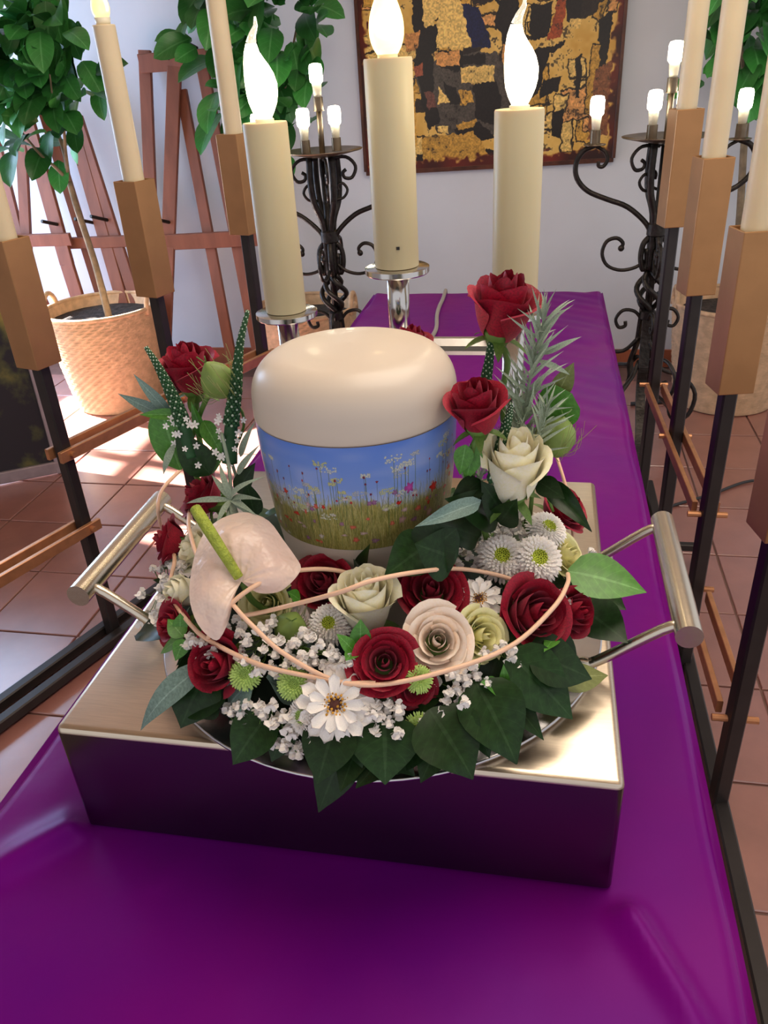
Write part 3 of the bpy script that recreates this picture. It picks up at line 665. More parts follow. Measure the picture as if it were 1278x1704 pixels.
def basket(t, c, rt, rbm, h, label):
    x, y = c; pr = [(0, .004), (rbm, .004)]
    n = 34
    for k in range(n*2+1):
        u = k/(n*2); r_ = rbm+(rt-rbm)*(u**.75); pr.append((r_+(.0035 if k % 2 else -.0015), .006+h*u))
    pr += [(rt-.012, h), (rt-.02, h-.06), (0, h-.08)]
    g = G(); N = 72; vs = []
    for j, (r_, z) in enumerate(pr):
        for k in range(N):
            wv = .0018*math.cos(PI*k)*(1 if (j//2) % 2 else -1)*(1 if 2 < j < len(pr)-4 else 0)
            vs.append((x+(r_+wv)*math.cos(2*PI*k/N), y+(r_+wv)*math.sin(2*PI*k/N), z))
    m_ = len(pr)
    g.add(vs, [(i*N+k, i*N+(k+1) % N, (i+1)*N+(k+1) % N, (i+1)*N+k) for i in range(m_-1) for k in range(N)])
    t.part('basket', g, M['wicker'], label=label)
    t.part('rim', G().tube([(x+(rt-.004)*math.cos(2*PI*k/40), y+(rt-.004)*math.sin(2*PI*k/40), h+.004) for k in range(41)], .010, 8, False), M['wicker'])
    for s in (-1, 1):
        hp = [(x+s*(rt-.008)+s*.0*k, y+.055*math.cos(PI*k/10), h-.02+.085*math.sin(PI*k/10)) for k in range(11)]
        t.part('handle', G().tube(hp, .011, 8), M['wicker'])
    t.part('soil', G().grid(18, 18, lambda u, v: (lambda a, r_: (x+r_*math.cos(a), y+r_*math.sin(a), h-.045+.012*math.sin(9*a+3)*math.sin(r_*40)))(2*PI*u, (rt-.022)*v)), M['soil'])
def tree(name, label, c, rt, rbm, h, trunks, boxes, n, seed, extra=()):
    r = random.Random(seed); t = Thing(name, label, 'potted plant', (c[0], c[1], 0), 'trees in wicker baskets')
    basket(t, c, rt, rbm, h, 'woven straw coloured basket')
    for pts, r0, r1 in trunks:
        sp = spline(pts, 5); t.part('trunk' if r0 > .011 else 'branch', G().tube(sp, [r0+(r1-r0)*i/(len(sp)-1) for i in range(len(sp))], 8), M['bark'])
    tops = [Vector(p[0][-1]) for p in trunks]
    for k in range(n):
        (x0, x1), (y0, y1), (z0, z1) = boxes[k % len(boxes)]
        p = Vector((r.uniform(x0, x1), r.uniform(y0, y1), r.uniform(z0, z1)))
        out = (p-Vector((c[0], c[1], p.z)))*1.2+Vector((r.uniform(-.3, .3), r.uniform(-.75, -.05), r.uniform(-.8, .25)))
        nrm = Vector((r.uniform(-.6, .6), -.55, r.uniform(.2, 1)))
        y_ = out.normalized(); x_ = y_.cross(nrm).normalized(); z_ = x_.cross(y_)
        t.inst('leaf', tl[r.randint(0, 1)], M4(p, Matrix((x_, y_, z_)).transposed(), r.uniform(.75, 1.15)))
    return t
Lc = (-1.995, 3.36)
tree('potted_tree', 'potted tree in the large sunlit wicker basket at the left', Lc, .262, .195, .46,
     [([(-1.958, 3.35, .40), (-1.968, 3.35, .66), (-1.995, 3.35, .90), (-2.002, 3.35, 1.0)], .017, .0115), ([(-2.002, 3.35, 1.0), (-2.03, 3.32, 1.06), (-2.07, 3.30, 1.11), (-2.12, 3.28, 1.2)], .008, .005), ([(-2.002, 3.35, 1.0), (-2.0, 3.36, 1.12), (-2.03, 3.38, 1.3), (-2.05, 3.4, 1.6)], .010, .005), ([(-2.002, 3.35, 1.0), (-1.975, 3.33, 1.12), (-1.94, 3.30, 1.24), (-1.95, 3.3, 1.5)], .009, .004), ([(-1.94, 3.30, 1.22), (-1.90, 3.2, 1.3), (-1.86, 3.15, 1.4)], .006, .003)],
     [((-2.25, -2.02), (3.15, 3.5), (1.08, 1.6)), ((-2.15, -1.85), (3.15, 3.5), (1.28, 1.75)), ((-2.05, -1.82), (3.15, 3.5), (1.17, 1.65)), ((-2.25, -1.95), (3.1, 3.5), (1.35, 1.8)), ((-2.12, -1.85), (3.1, 3.55), (1.3, 1.75))], 190, 3)
tree('potted_tree', 'bushy potted tree behind the left iron candelabrum, its basket mostly hidden', (-1.08, 3.56), .240, .18, .40,
     [([(-1.09, 3.56, .35), (-1.10, 3.56, .7), (-1.13, 3.56, 1.0), (-1.12, 3.56, 1.3)], .015, .011), ([(-1.13, 3.56, 1.0), (-1.2, 3.5, 1.2), (-1.3, 3.5, 1.5)], .008, .004), ([(-1.12, 3.56, 1.1), (-1.05, 3.5, 1.3), (-.98, 3.5, 1.5)], .008, .004), ([(-1.12, 3.56, 1.3), (-1.14, 3.52, 1.6), (-1.15, 3.5, 1.8)], .008, .004)],
     [((-1.36, -1.10), (3.35, 3.7), (1.20, 1.8)), ((-1.20, -.93), (3.35, 3.7), (1.12, 1.8)), ((-1.25, -1.05), (3.35, 3.7), (1.02, 1.5)), ((-1.45, -.95), (3.35, 3.7), (1.45, 1.85)), ((-1.15, -.88), (3.3, 3.6), (1.2, 1.6))], 190, 5)
tree('potted_tree', 'potted tree at the right edge behind the right candle rack', (.80, 3.50), .255, .20, .43,
     [([(.775, 3.49, .37), (.755, 3.48, .72), (.722, 3.47, 1.05), (.71, 3.47, 1.25)], .016, .0115), ([(.71, 3.47, 1.2), (.78, 3.45, 1.4), (.84, 3.45, 1.6)], .009, .004), ([(.715, 3.47, 1.15), (.66, 3.45, 1.35), (.62, 3.45, 1.6)], .009, .004)],
     [((.56, .75), (3.3, 3.65), (1.2, 1.7)), ((.66, .9), (3.3, 3.65), (1.2, 1.75)), ((.7, .95), (3.3, 3.65), (1.3, 1.8)), ((.58, .85), (3.3, 3.65), (1.3, 1.8))], 120, 9)

# ================================================================= wrought iron candelabra
def scroll(c, r0, r1, a0, turns, n=26, sx=1):
    return [(c[0]+sx*(r0+(r1-r0)*k/n)*math.cos(a0+2*PI*turns*k/n), c[1]+(r0+(r1-r0)*k/n)*math.sin(a0+2*PI*turns*k/n)) for k in range(n+1)]
def candelabrum(cx, cy, label, rot=0.):
    t = Thing('iron_candelabrum', label, 'candelabrum', (cx, cy, 0), 'wrought iron candelabra')
    def P(x, z, a=0., y=0.): return (cx+x*math.cos(a+rot)-y*math.sin(a+rot), cy+x*math.sin(a+rot)+y*math.cos(a+rot), z)
    t.part('drip_plate', G().lathe([(.0, 1.096), (.05, 1.098), (.137, 1.116), (.140, 1.120), (.05, 1.104), (0, 1.103)], (cx, cy, 0), 32), M['ironplate'])
    def light(px, py, z, stem):
        sharp(t.part('cup', G().lathe([(0, z), (.019, z), (.019, z+.002), (.0165, z+.003), (.0165, z+.042), (.0, z+.042)], (px, py, 0), 16), M['ironplate']))
        t.part('bulb_base', G().lathe([(0, z+.042), (.0125, z+.042), (.0165, z+.082), (0, z+.082)], (px, py, 0), 16), M['ledbase'])
        t.part('led_bulb', G().lathe([(.0165, z+.082), (.0215, z+.088), (.0225, z+.100), (.0225, z+.128), (.019, z+.138), (.008, z+.141), (0, z+.141)], (px, py, 0), 16), M['led'])
    t.part('stem', G().tube([P(0, 1.10), P(0, 1.245)], .010, 10), M['ironplate'])
    light(cx, cy, 1.240, True)
    for dx, dy in ((-.050, -.03), (.045, .03)): light(cx+dx, cy+dy, 1.112, False)
    # two long arms with a cup each
    for s in (-1, 1):
        pts = [(s*.012, .80), (s*.035, .85), (s*.10, .905), (s*.17, .932), (s*.235, .960), (s*.272, 1.0), (s*.278, 1.045), (s*.258, 1.082), (s*.222, 1.098)]
        t.part('arm', G().tube(spline([P(x, z) for x, z in pts], 4), .0085, 8), M['iron'])
        t.part('scroll', G().tube(spline([P(s*x, z) for x, z in ((.222, 1.098), (.190, 1.08), (.178, 1.055), (.190, 1.034), (.205, 1.036), (.206, 1.05))], 4), .006, 6), M['iron'])
        t.part('arm_plate', G().lathe([(0, 1.094), (.034, 1.098), (.036, 1.102), (0, 1.100)], P(s*.222, 0)[:2]+(0,), 16), M['ironplate'])
        q = P(s*.222, 0); light(q[0], q[1], 1.102, False)
    # flaring bars below the plate
    for k in range(4):
        a = PI/4+k*PI/2
        t.part('flaring_bar', G().tube(spline([P(.055, 1.098, a), P(.058, 1.02, a), P(.050, .95, a), P(.022, .88, a), P(.016, .78, a), P(.014, .70, a)], 4), .0115, 8), M['iron'])
    t.part('core_bar', G().tube([P(0, 1.09), P(0, .40)], .013, 8), M['iron'])
    for k in range(4):
        a = k*PI/2+.35
        s1 = spline([P(x, z, a) for x, z in ((.02, 1.09), (.08, 1.092), (.112, 1.06), (.098, 1.025), (.072, 1.025), (.066, 1.042), (.078, 1.052))], 4)
        t.part('scroll', G().tube(s1, .006, 6), M['iron'])
        s2 = spline([P(x, z, a) for x, z in ((.03, .955), (.062, .96), (.078, .985), (.062, 1.008), (.044, 1.0), (.048, .985))], 4)
        t.part('scroll', G().tube(s2, .005, 6), M['iron'])
    sharp(t.part('collar', G().lathe([(.024, .855), (.032, .85), (.032, .815), (.026, .81)], (cx, cy, 0), 12), M['iron']))
    # leaf shaped knop
    for k in range(4):
        a = k*PI/2+.2
        t.part('knop_loop', G().tube(spline([P(.02, .81, a), P(.040, .785, a), (P(.044, .74, a)), P(.032, .70, a), P(.022, .72, a), P(.026, .77, a)], 4), .0095, 8), M['iron'])
    # side scrolls at mid height
    for s in (-1, 1):
        for b in (0, PI/2):
            pts = ((s*.02, .735), (s*.055, .708), (s*.105, .698), (s*.152, .715), (s*.172, .755), (s*.160, .795), (s*.128, .806), (s*.106, .790), (s*.110, .772))
            t.part('scroll', G().tube(spline([P(x, z, b) for x, z in pts], 4), .0065, 6), M['iron'])
            e = pts[-1]; t.part('scroll_end', G().ball(P(e[0], e[1], b), .011, 8, 6), M['iron'])
    # twisted open cage
    for k in range(4):
        pts = [P(.012+.034*math.sin(PI*j/14), .695-.135*j/14, 2*PI*k/4+PI*1.1*j/14) for j in range(15)]
        t.part('cage_bar', G().tube(pts, .0095, 8), M['iron'])
    sharp(t.part('collar', G().lathe([(.018, .562), (.028, .556), (.028, .530), (.020, .522)], (cx, cy, 0), 12), M['iron']))
    for k in range(4):
        a = k*PI/2+.1
        t.part('scroll', G().tube(spline([P(x, z, a) for x, z in ((.018, .525), (.045, .555), (.085, .560), (.108, .530), (.096, .500), (.074, .503), (.074, .520))], 4), .0065, 6), M['iron'])
    for k in range(3):
        a = -PI/2+k*2*PI/3
        # leg: strap coming down, outward and to a ball foot
        leg = [P(x, z, a) for x, z in ((.020, .53), (.026, .44), (.045, .36), (.040, .30), (.070, .235), (.120, .19), (.170, .130), (.205, .06), (.215, .035))]
        sp = spline(leg, 4); g = G()
        for i in range(len(sp)-1): g.bar(sp[i], sp[i+1], .034, .011, up=(math.cos(a+rot), math.sin(a+rot), .3))
        t.part('leg', g, M['iron'], smooth=False)
        t.part('foot', G().ball(P(.216, .022, a), .022, 10, 8), M['iron'])
        t.part('scroll', G().tube(spline([P(x, z, a+.55) for x, z in ((.02, .46), (.07, .41), (.14, .405), (.185, .36), (.172, .30), (.135, .29), (.122, .32), (.140, .335))], 4), .007, 6), M['iron'])
        t.part('scroll', G().tube(spline([P(x, z, a-.5) for x, z in ((.03, .38), (.08, .335), (.15, .31), (.20, .245), (.185, .16), (.135, .145), (.115, .185), (.140, .205))], 4), .008, 6), M['iron'])
candelabrum(.372, 2.92, 'black wrought iron candelabrum at the right, in front of the white wall')
candelabrum(-.765, 2.92, 'black wrought iron candelabrum left of the far end of the purple table')

# cables on the floor at the right
single('cable', G().tube(spline([(0.3964,2.4452,0.006), (0.4917,2.5118,0.006), (0.6113,2.5908,0.006), (0.7607,2.7023,0.006), (0.9225,2.7146,0.006)], 6), .005, 6), M['black_cord'], 'thin black cable on the tiles crossing behind the right rack posts', 'cable', (0.4939,2.5228,0))
single('cable', G().tube(spline([(0.4066,3.4085,0.008), (0.5873,3.4449,0.008), (0.6819,3.4073,0.008), (0.8276,3.4004,0.008), (1.0295,3.4439,0.008), (1.2756,3.4756,0.008)], 6), .009, 6), M['black_cord'], 'thick black cable along the floor in front of the right basket', 'cable', (0.6859,3.4273,0))
# ================================================================= flower wreath on the tray
ZT = BZ+.010
CAM = Vector((0, 0, 1.37))
wt = Thing('flower_wreath', 'round wreath of dark green leaves lying on the tray around the urn', 'wreath', (UX, UY, ZT))
wt.part('foam_ring', G().lathe([(.112, .0), (.20, .0), (.212, .012), (.205, .030), (.180, .044), (.150, .048), (.122, .040), (.112, .024)], (UX, UY, ZT), 64, closed=True), M['foam'])
LM = {}
def leafm(key, m, wr, fold, droop, wave=0., tp=1.15):
    LM[key] = leaf_mesh('leaf', 1.0, wr, fold, droop, m, 9, wave, tp)
leafm('dark', M['leaf'], .50, .16, .10); leafm('dark2', M['leaf'], .60, .22, .16, .03); leafm('bright', M['leaf2'], .42, .22, .12)
leafm('olive', M['leafolive'], .42, .12, .06); leafm('grey', M['leafgrey'], .62, .2, .2, .05); leafm('blade', M['leafgrey'], .21, .15, .42)
leafm('small', M['leaf2'], .36, .12, .15); leafm('round', M['leaf2'], .72, .10, .10, 0, .45); leafm('silver', M['silver'], .13, .15, .45); leafm('silverw', M['leafgrey'], .34, .12, .2)
def leaf_at(t, key, base, tip, wd=None, nrm=None, name='leaf', label=None):
    b = Vector(base); e = Vector(tip); d = e-b; L = d.length; y_ = d.normalized()
    n = Vector(nrm) if nrm is not None else ((CAM-b).normalized()*.6+Vector((0, 0, .8)))
    x_ = y_.cross(n).normalized(); z_ = x_.cross(y_)
    me = LM[key]; o = t.inst(name, me, Matrix.Identity(4))
    sx = L if wd is None else wd/{'dark': .5, 'dark2': .6, 'bright': .42, 'olive': .42, 'grey': .62, 'blade': .21, 'small': .36, 'round': .72, 'silver': .13, 'silverw': .34}[key]
    m = Matrix((x_*sx, y_*L, z_*L)).transposed().to_4x4(); m.translation = b-t.loc
    o.matrix_local = m
    if label: o['label'] = label
    return o
# rim leaves read one by one
for key, b, e, wd in (
    ('dark', (-0.1375,0.4725,0.8934), (-0.1666,0.4384,0.822), .056), ('dark', (-0.1517,0.4699,0.901), (-0.1612,0.4301,0.866), .058), ('dark', (-0.1132,0.4802,0.8991), (-0.1075,0.4403,0.862), .074), ('dark2', (-0.0764,0.488,0.9027), (-0.0378,0.4534,0.864), .076),
    ('dark', (-0.1009,0.4765,0.877), (-0.1319,0.4386,0.856), .040), ('dark2', (-0.2133,0.48,0.8908), (-0.241,0.4475,0.858), .056), ('dark2', (-0.2801,0.5101,0.9049), (-0.301,0.4789,0.862), .066), ('dark', (-0.2542,0.4969,0.8948), (-0.317,0.5054,0.862), .062),
    ('dark2', (-0.0415,0.5155,0.9147), (-0.0036,0.4718,0.866), .072), ('dark', (-0.0155,0.5453,0.9218), (0.0419,0.527,0.868), .072), ('dark', (-0.0003,0.5539,0.9162), (0.0583,0.5614,0.885), .064), ('bright', (0.0359,0.6513,0.9387), (0.1085,0.6426,0.925), .050),
    ('dark', (0.0498,0.6519,0.8969), (0.0933,0.616,0.885), .060), ('olive', (0.0247,0.5655,0.8779), (0.0754,0.5902,0.866), .034), ('dark2', (-0.3319,0.5577,0.9074), (-0.3933,0.5846,0.875), .046), ('blade', (-0.2796,0.5114,0.9108), (-0.3385,0.4752,0.858), .026),
    ('dark', (-0.0669,0.4876,0.8737), (-0.0812,0.4564,0.85), .036), ('dark', (-0.1233,0.4755,0.8854), (-0.0866,0.46,0.853), .044), ('dark2', (-0.0841,0.4844,0.8816), (-0.1017,0.4593,0.853), .040), ('grey', (-0.2314,0.4937,0.9105), (-0.2604,0.4946,0.875), .040), ('grey', (-0.2176,0.4948,0.9143), (-0.2043,0.5184,0.868), .036),
    ('dark', (-0.133,0.4705,0.8789), (-0.1438,0.4333,0.856), .034), ('dark', (-0.0459,0.5071,0.8882), (-0.0261,0.4811,0.86), .034), ('dark', (-0.0276,0.5363,0.898), (0.0179,0.5052,0.862), .036), ('dark', (-0.1961,0.4749,0.8873), (-0.2087,0.4551,0.858), .034), ('dark', (-0.3006,0.5168,0.8864), (-0.3364,0.5086,0.862), .034), ('dark2', (-0.0145,0.578,0.926), (-0.0374,0.5298,0.875), .05), ('dark', (0.0568,0.6824,0.8939), (0.0927,0.6474,0.9), .045), ('dark', (-0.2759,0.4998,0.8898), (-0.2907,0.4951,0.86), .05), ('dark', (0.0151,0.5822,0.9118), (0.0465,0.5749,0.872), .05)):
    leaf_at(wt, key, b, e, wd*(.80 if key.startswith('dark') else 1))
# leaves against the urn
for key, b, e, wd in (('dark2', (-0.0882,0.615,0.9875), (-0.1264,0.575,0.9735), .045), ('dark2', (-0.0489,0.66,0.9669), (-0.0898,0.615,1.0091), .034), ('dark', (-0.1621,0.63,0.9397), (-0.1398,0.585,0.9999), .014), ('dark', (-0.1559,0.6271,0.935), (-0.1563,0.585,0.983), .014),
    ('dark2', (-0.0647,0.6,0.9791), (-0.0999,0.585,1.0022), .05), ('grey', (-0.0458,0.63,1.022), (-0.0992,0.585,1.0193), .017), ('dark', (-0.0975,0.6,0.977), (-0.0644,0.6,1.0105), .05), ('dark', (-0.0318,0.68,0.9784), (-0.0758,0.61,1.0346), .04)):
    leaf_at(wt, key, b, e, wd, nrm=(.1, -.8, .6))
# small bright sprigs
for b, e, wd in (((-0.3079,0.53,0.9241), (-0.3263,0.5417,0.9342), .018), ((-0.3074,0.5287,0.9239), (-0.3381,0.5352,0.8974), .017), ((-0.3055,0.527,0.924), (-0.3122,0.515,0.9081), .016), ((-0.3129,0.5359,0.926), (-0.3133,0.5434,0.9409), .014), ((-0.1375,0.5135,0.9428), (-0.1373,0.5204,0.966), .018), ((-0.1417,0.5078,0.9405), (-0.1562,0.5094,0.9572), .013), ((-0.1417,0.5078,0.9405), (-0.1451,0.4905,0.945), .012),
    ((-0.0189,0.5198,0.9), (-0.0359,0.5076,0.9189), .02), ((-0.0165,0.5214,0.8988), (-0.0182,0.5248,0.9255), .010), ((-0.0137,0.5195,0.8907), (0.0045,0.5291,0.8714), .014), ((-0.0215,0.5205,0.9024), (-0.0297,0.5052,0.9054), .016), ((-0.0214,0.5188,0.9006), (-0.0012,0.525,0.8905), .011), ((-0.2028,0.5615,0.9499), (-0.2113,0.5537,0.9647), .016), ((0.0257,0.5832,0.912), (0.0151,0.5529,0.9185), .013)):
    leaf_at(wt, 'small', b, e, wd)
# filling leaves all round (the same kind, turned)
fr = random.Random(21)
for k in range(96):
    a = 2*PI*k/96*1.0+fr.uniform(-.05, .05); rr = fr.uniform(.125, .20); lift = fr.uniform(.028, .052)
    b = Vector((UX+rr*math.cos(a), UY+rr*math.sin(a), ZT+lift)); a2 = a+fr.uniform(-1.0, 1.0); L = fr.uniform(.045, .075)
    e = b+Vector((math.cos(a2)*L, math.sin(a2)*L, fr.uniform(-.020, .012)))
    q = e-Vector((UX, UY, 0)); q.z = 0
    if q.length > .232: e -= q.normalized()*(q.length-.232)
    if q.length < .112: e += q.normalized()*(.112-q.length)
    leaf_at(wt, fr.choice(['dark', 'dark2', 'dark']), b, e, None, nrm=(fr.uniform(-.3, .3), fr.uniform(-.5, .1), 1))
# rattan loops
def cane(pts, r=.0021): return G().tube(spline(pts, 8), r, 8)
wt.part('rattan_loop', cane([(-0.4195,0.8,0.9556), (-0.415,0.74,0.9605), (-0.3972,0.69,0.962), (-0.4481,0.78,0.8745), (-0.36,0.6375,0.9401), (-0.3508,0.604,0.9329), (-0.332,0.5695,0.9328), (-0.2991,0.5326,0.9366), (-0.2726,0.5121,0.9368), (-0.2245,0.4935,0.932), (-0.1776,0.4856,0.9299), (-0.1223,0.4839,0.9275), (-0.0652,0.5027,0.9318), (-0.0129,0.5347,0.9372), (0.0212,0.5737,0.9506), (0.0338,0.6072,0.9537), (0.0352,0.6356,0.9457)]), M['cane'])
wt.part('rattan_loop', cane([(-0.3988,0.8,0.9417), (-0.373,0.72,0.9539), (-0.3387,0.6423,0.9806), (-0.3237,0.6117,0.9829), (-0.2971,0.5701,0.9798), (-0.2513,0.5225,0.9724), (-0.2311,0.5116,0.9585), (-0.1997,0.4965,0.9424), (-0.1537,0.4841,0.9285), (-0.1202,0.4863,0.9281)]), M['cane'])
wt.part('rattan_loop', cane([(-0.2744,0.5123,0.9398), (-0.269,0.5122,0.9482), (-0.248,0.5219,0.9749), (-0.2258,0.5423,0.9838), (-0.2081,0.5643,0.9797), (-0.184,0.584,0.9708), (-0.1636,0.5949,0.9596), (-0.1579,0.6099,0.9396)]), M['cane'])
wt.part('rattan_loop', cane([(-0.2497,0.532,0.9506), (-0.2222,0.5384,0.9553), (-0.1553,0.5185,0.9924), (-0.127,0.5306,0.9987), (-0.0922,0.5652,0.9869), (-0.0605,0.6113,0.9609), (-0.0195,0.6172,0.9497), (0.0001,0.6239,0.9308)]), M['cane'])
wt.part('rattan_loop', cane([(0.045,0.7,0.8994), (0.0406,0.76,0.9435), (0.0249,0.8,0.9841), (0.0165,0.83,0.9843)], .0018), M['cane'])

# ---------------- roses
def petal_mesh(name, h, rb, rt, w, curl, tip, m, seed, nu=8, nv=8, cin=0.):
    r = random.Random(seed); p1, p2 = r.uniform(0, 6), r.uniform(0, 6)
    g = G()
    def fn(u, v):
        s = (u-.5)*2; top = 1-.13*abs(s)**2.2-(.10*tip)*(abs(s)**1.2)
        vv = v*top; rad = (rb+(rt-rb)*math.sin(min(1, vv)*PI/2)**.75)*(1-cin*vv*vv)
        ang = s*w/2*(.35+.65*math.sin(min(1, v*1.25)*PI/2))
        z = h*vv; c = max(0, (v-.68)/.32)
        rad += curl*c*c*rt*.34; z -= curl*c*c*h*.17*(1-.3*abs(s))
        rad *= 1+.035*math.sin(3*s+p1)*v+.05*s*v; z += h*.025*math.sin(4*s+p2)*v
        return (rad*math.sin(ang), rad*math.cos(ang), z)
    g.grid(nu, nv, fn); return g.mesh(name, m)
PM = {}
def rose_kit(m, openness, seed):
    key = (m.name, openness)
    if key in PM: return PM[key]
    n = 17; kit = []
    for i in range(n):
        u = (i/(n-1))**.85
        if openness == 'cup': rt = .15+.56*u**1.05; h = 1.45-.38*u; curl = max(0, (u-.5)/.5)*.95; rb_ = .05+.26*u; w = 2.9-1.0*u
        elif openness == 'open': rt = .11+.69*u**.95; h = 1.12-.40*u; curl = max(0, (u-.12)/.88)**.7*.80; rb_ = .05+.30*u; w = 3.1-1.2*u
        else: rt = .17+.42*u; h = 1.65-.32*u; curl = max(0, (u-.65)/.35)*.8; rb_ = .05+.28*u; w = 3.0-.9*u
        kit.append((petal_mesh('petal', h, rb_, rt, w, curl, .6+u, m, seed+i, cin=.62*max(0, (.42-u)/.42)), i*2.39996))
    PM[key] = kit; return kit
SEP = leaf_mesh('sepal', .75, .22, .2, .35, M['stem'], 6)
def rose(px, R, m, axis, label, openness='open', group=None, stem=None, spin=0., drop=.55, sepal=True):
    c = Vector(px); ax = Vector(axis).normalized()
    hh = {'cup': 1.25, 'open': .85, 'bud': 1.45}[openness]
    base = c-ax*R*hh*drop
    red = m is M['red']
    t = Thing('rose', label, 'rose', base, group or ('red roses in the wreath' if red else 'white roses in the wreath'))
    rot = frame(ax, (.3, .5, .2))
    for me, a in rose_kit(m, openness, 5):
        t.inst('petal', me, M4(base, rot @ Matrix.Rotation(a+spin, 3, 'Z'), R))
    t.part('hip', G().lathe([(0, -.30*R), (.16*R, -.26*R), (.26*R, -.05*R), (.36*R, .14*R), (.30*R, .20*R), (0, .2*R)], base, 14, axis=ax), M['stem'])
    if sepal:
        for k in range(5):
            t.inst('sepal', SEP, M4(base+ax*.0*R, rot @ Matrix.Rotation(k*2*PI/5+spin, 3, 'Z') @ Matrix.Rotation(-.35, 3, 'X'), R))
    if stem: t.part('stem', G().tube(spline([base-ax*.1*R]+[Vector(p) for p in stem], 5), .0032, 8), M['stem'])
    else: t.part('stem', G().tube([base-ax*.2*R, base-ax*.75*R+Vector((0, 0, -.008))], .003, 8), M['stem'])
    return t
CD = lambda p: (CAM-Vector(p)).normalized()
def tow(p, cam=.5, up=.6, out=.4, ex=(0, 0, 0)):
    o = Vector((p[0]-UX, p[1]-UY, 0)); o.normalize(); return CD(p)*cam+Vector((0, 0, up))+o*out+Vector(ex)
red = M['red']
def rs_(p, R, m, label, o='open', cam=.5, up=.6, out=.3, ex=(0, 0, 0), **k): return rose(p, R, m, tow(p, cam, up, out, ex), label, o, **k)
foot = lambda x, y: (x, y, ZT+.035)
rs_((-0.0348,0.76,1.1638), .047, red, 'topmost red rose, on a tall stem above the right of the urn', 'cup', .12, 1, .08, (.10, 0, 0), stem=[(-0.0295,0.755,1.1111), (-0.0317,0.74,1.0542), foot(.01, .73)])
rs_((-0.0522,0.66,1.1022), .037, red, 'red rose in front of the right shoulder of the urn lid', 'cup', .22, 1, -.05, (-.06, 0, 0), stem=[(-0.0564,0.66,1.0521), (-0.0511,0.665,0.9927), foot(-.015, .665)])
rs_((-0.3571,0.74,1.106), .040, red, 'tall red rose at the upper left beside the hairy seed pod', 'cup', .15, 1, .05, (-.1, 0, 0), stem=[(-0.3559,0.735,1.035), (-0.3438,0.725,0.9826), foot(-.30, .73)])
rs_((-0.3482,0.7,0.9765), .034, red, 'red rose at the left under the silvery leaves', 'open', .35, .7, .5, (-.5, 0, 0), stem=[foot(-.30, .72)], spin=1)
rs_((-0.3717,0.655,0.9468), .029, red, 'small red rose at the far left beside the tray handle', 'open', .2, .35, .9, (-.3, 0, 0), stem=[foot(-.31, .68)], spin=2)
rs_((-0.3285,0.5547,0.9186), .027, red, 'partly hidden red rose at the left edge over the steel box', 'open', .25, .4, .8, (-.2, 0, 0), spin=.5)
rs_((-0.2661,0.5088,0.9144), .034, red, 'red rose below the pale pink anthurium', 'cup', .45, .3, .6, (-.1, 0, .1), spin=.3, drop=.5)
rs_((-0.1915,0.5978,0.9469), .035, red, 'red rose in front of the urn base beside the anthurium', 'cup', .55, .55, .3, (-.15, 0, 0), spin=1.2, drop=.7)
rs_((-0.0873,0.5921,0.9468), .037, red, 'wide open red rose right of the cream bud at the middle', 'open', .75, .6, .1, spin=.7)
rs_((-0.1158,0.5048,0.934), .032, red, 'dark centred red rose at the front under the cream bud', 'open', .85, .45, .3, spin=2.2)
rs_((-0.0922,0.5043,0.9112), .023, red, 'half hidden red rose low under the white rose at the front', 'open', .5, .2, .8, (.2, 0, -.2), spin=1.1)
rs_((0.0063,0.5903,0.9305), .041, red, 'largest red rose, at the right front under the pompon flowers', 'cup', .75, .35, .45, (.25, 0, 0), spin=.9, drop=.6)
rs_((0.0396,0.6196,0.9128), .031, red, 'red rose tucked behind the largest one at the right edge', 'cup', .5, .35, .7, (.3, 0, 0), spin=2)
rs_((0.0319,0.735,0.9586), .034, red, 'red rose at the right behind the pompon flowers', 'open', .35, .6, .5, (.3, 0, 0), stem=[foot(-.01, .73)], spin=1.5)
rs_((-0.1415,0.86,1.0925), .033, red, 'red rose peeking over the back of the urn lid', 'cup', .2, 1, .2, stem=[(-0.1479,0.86,1.0005), foot(-.12, .86)])
rs_((-0.0171,0.66,1.0443), .047, M['cream'], 'cream rose standing upright above the pompon flowers', 'bud', .30, 1, .05, (.05, 0, 0), stem=[(-0.0209,0.7,0.973), foot(.005,.80)], spin=.6)
rs_((-0.1419,0.5642,0.9526), .044, M['cream'], 'greenish cream rose bud at the middle front of the urn', 'bud', .16, 1, .1, (.02, 0, 0), spin=1.9)
rs_((-0.075,0.5352,0.9362), .0345, M['ivory'], 'white rose with a pinkish tint facing forward at the front', 'open', .95, .35, .2, spin=.4)
rs_((-0.0398,0.5577,0.9276), .028, M['yellow'], 'pale yellow rose beside the pinkish white one', 'open', .6, .4, .5, (.4, 0, 0), spin=1)
rs_((0.0325,0.6819,0.9359), .028, M['yellow'], 'pale yellow green rose right of the pompon flowers', 'open', .4, .6, .5, (.5, 0, 0), spin=2)
rs_((-0.3352,0.6372,0.949), .029, M['cream'], 'cream rose behind the upper left edge of the anthurium', 'open', .3, .5, .7, (-.3, 0, 0), spin=.2)
rs_((-0.3262,0.5831,0.9355), .027, M['cream'], 'cream rose at the left below the anthurium edge', 'bud', .3, .4, .8, (-.3, 0, 0), spin=1.3)
rs_((-0.243,0.5811,0.9306), .028, M['yellow'], 'pale yellow rose half hidden under the anthurium', 'open', .7, .3, .4, (.1, 0, 0), spin=2.4)

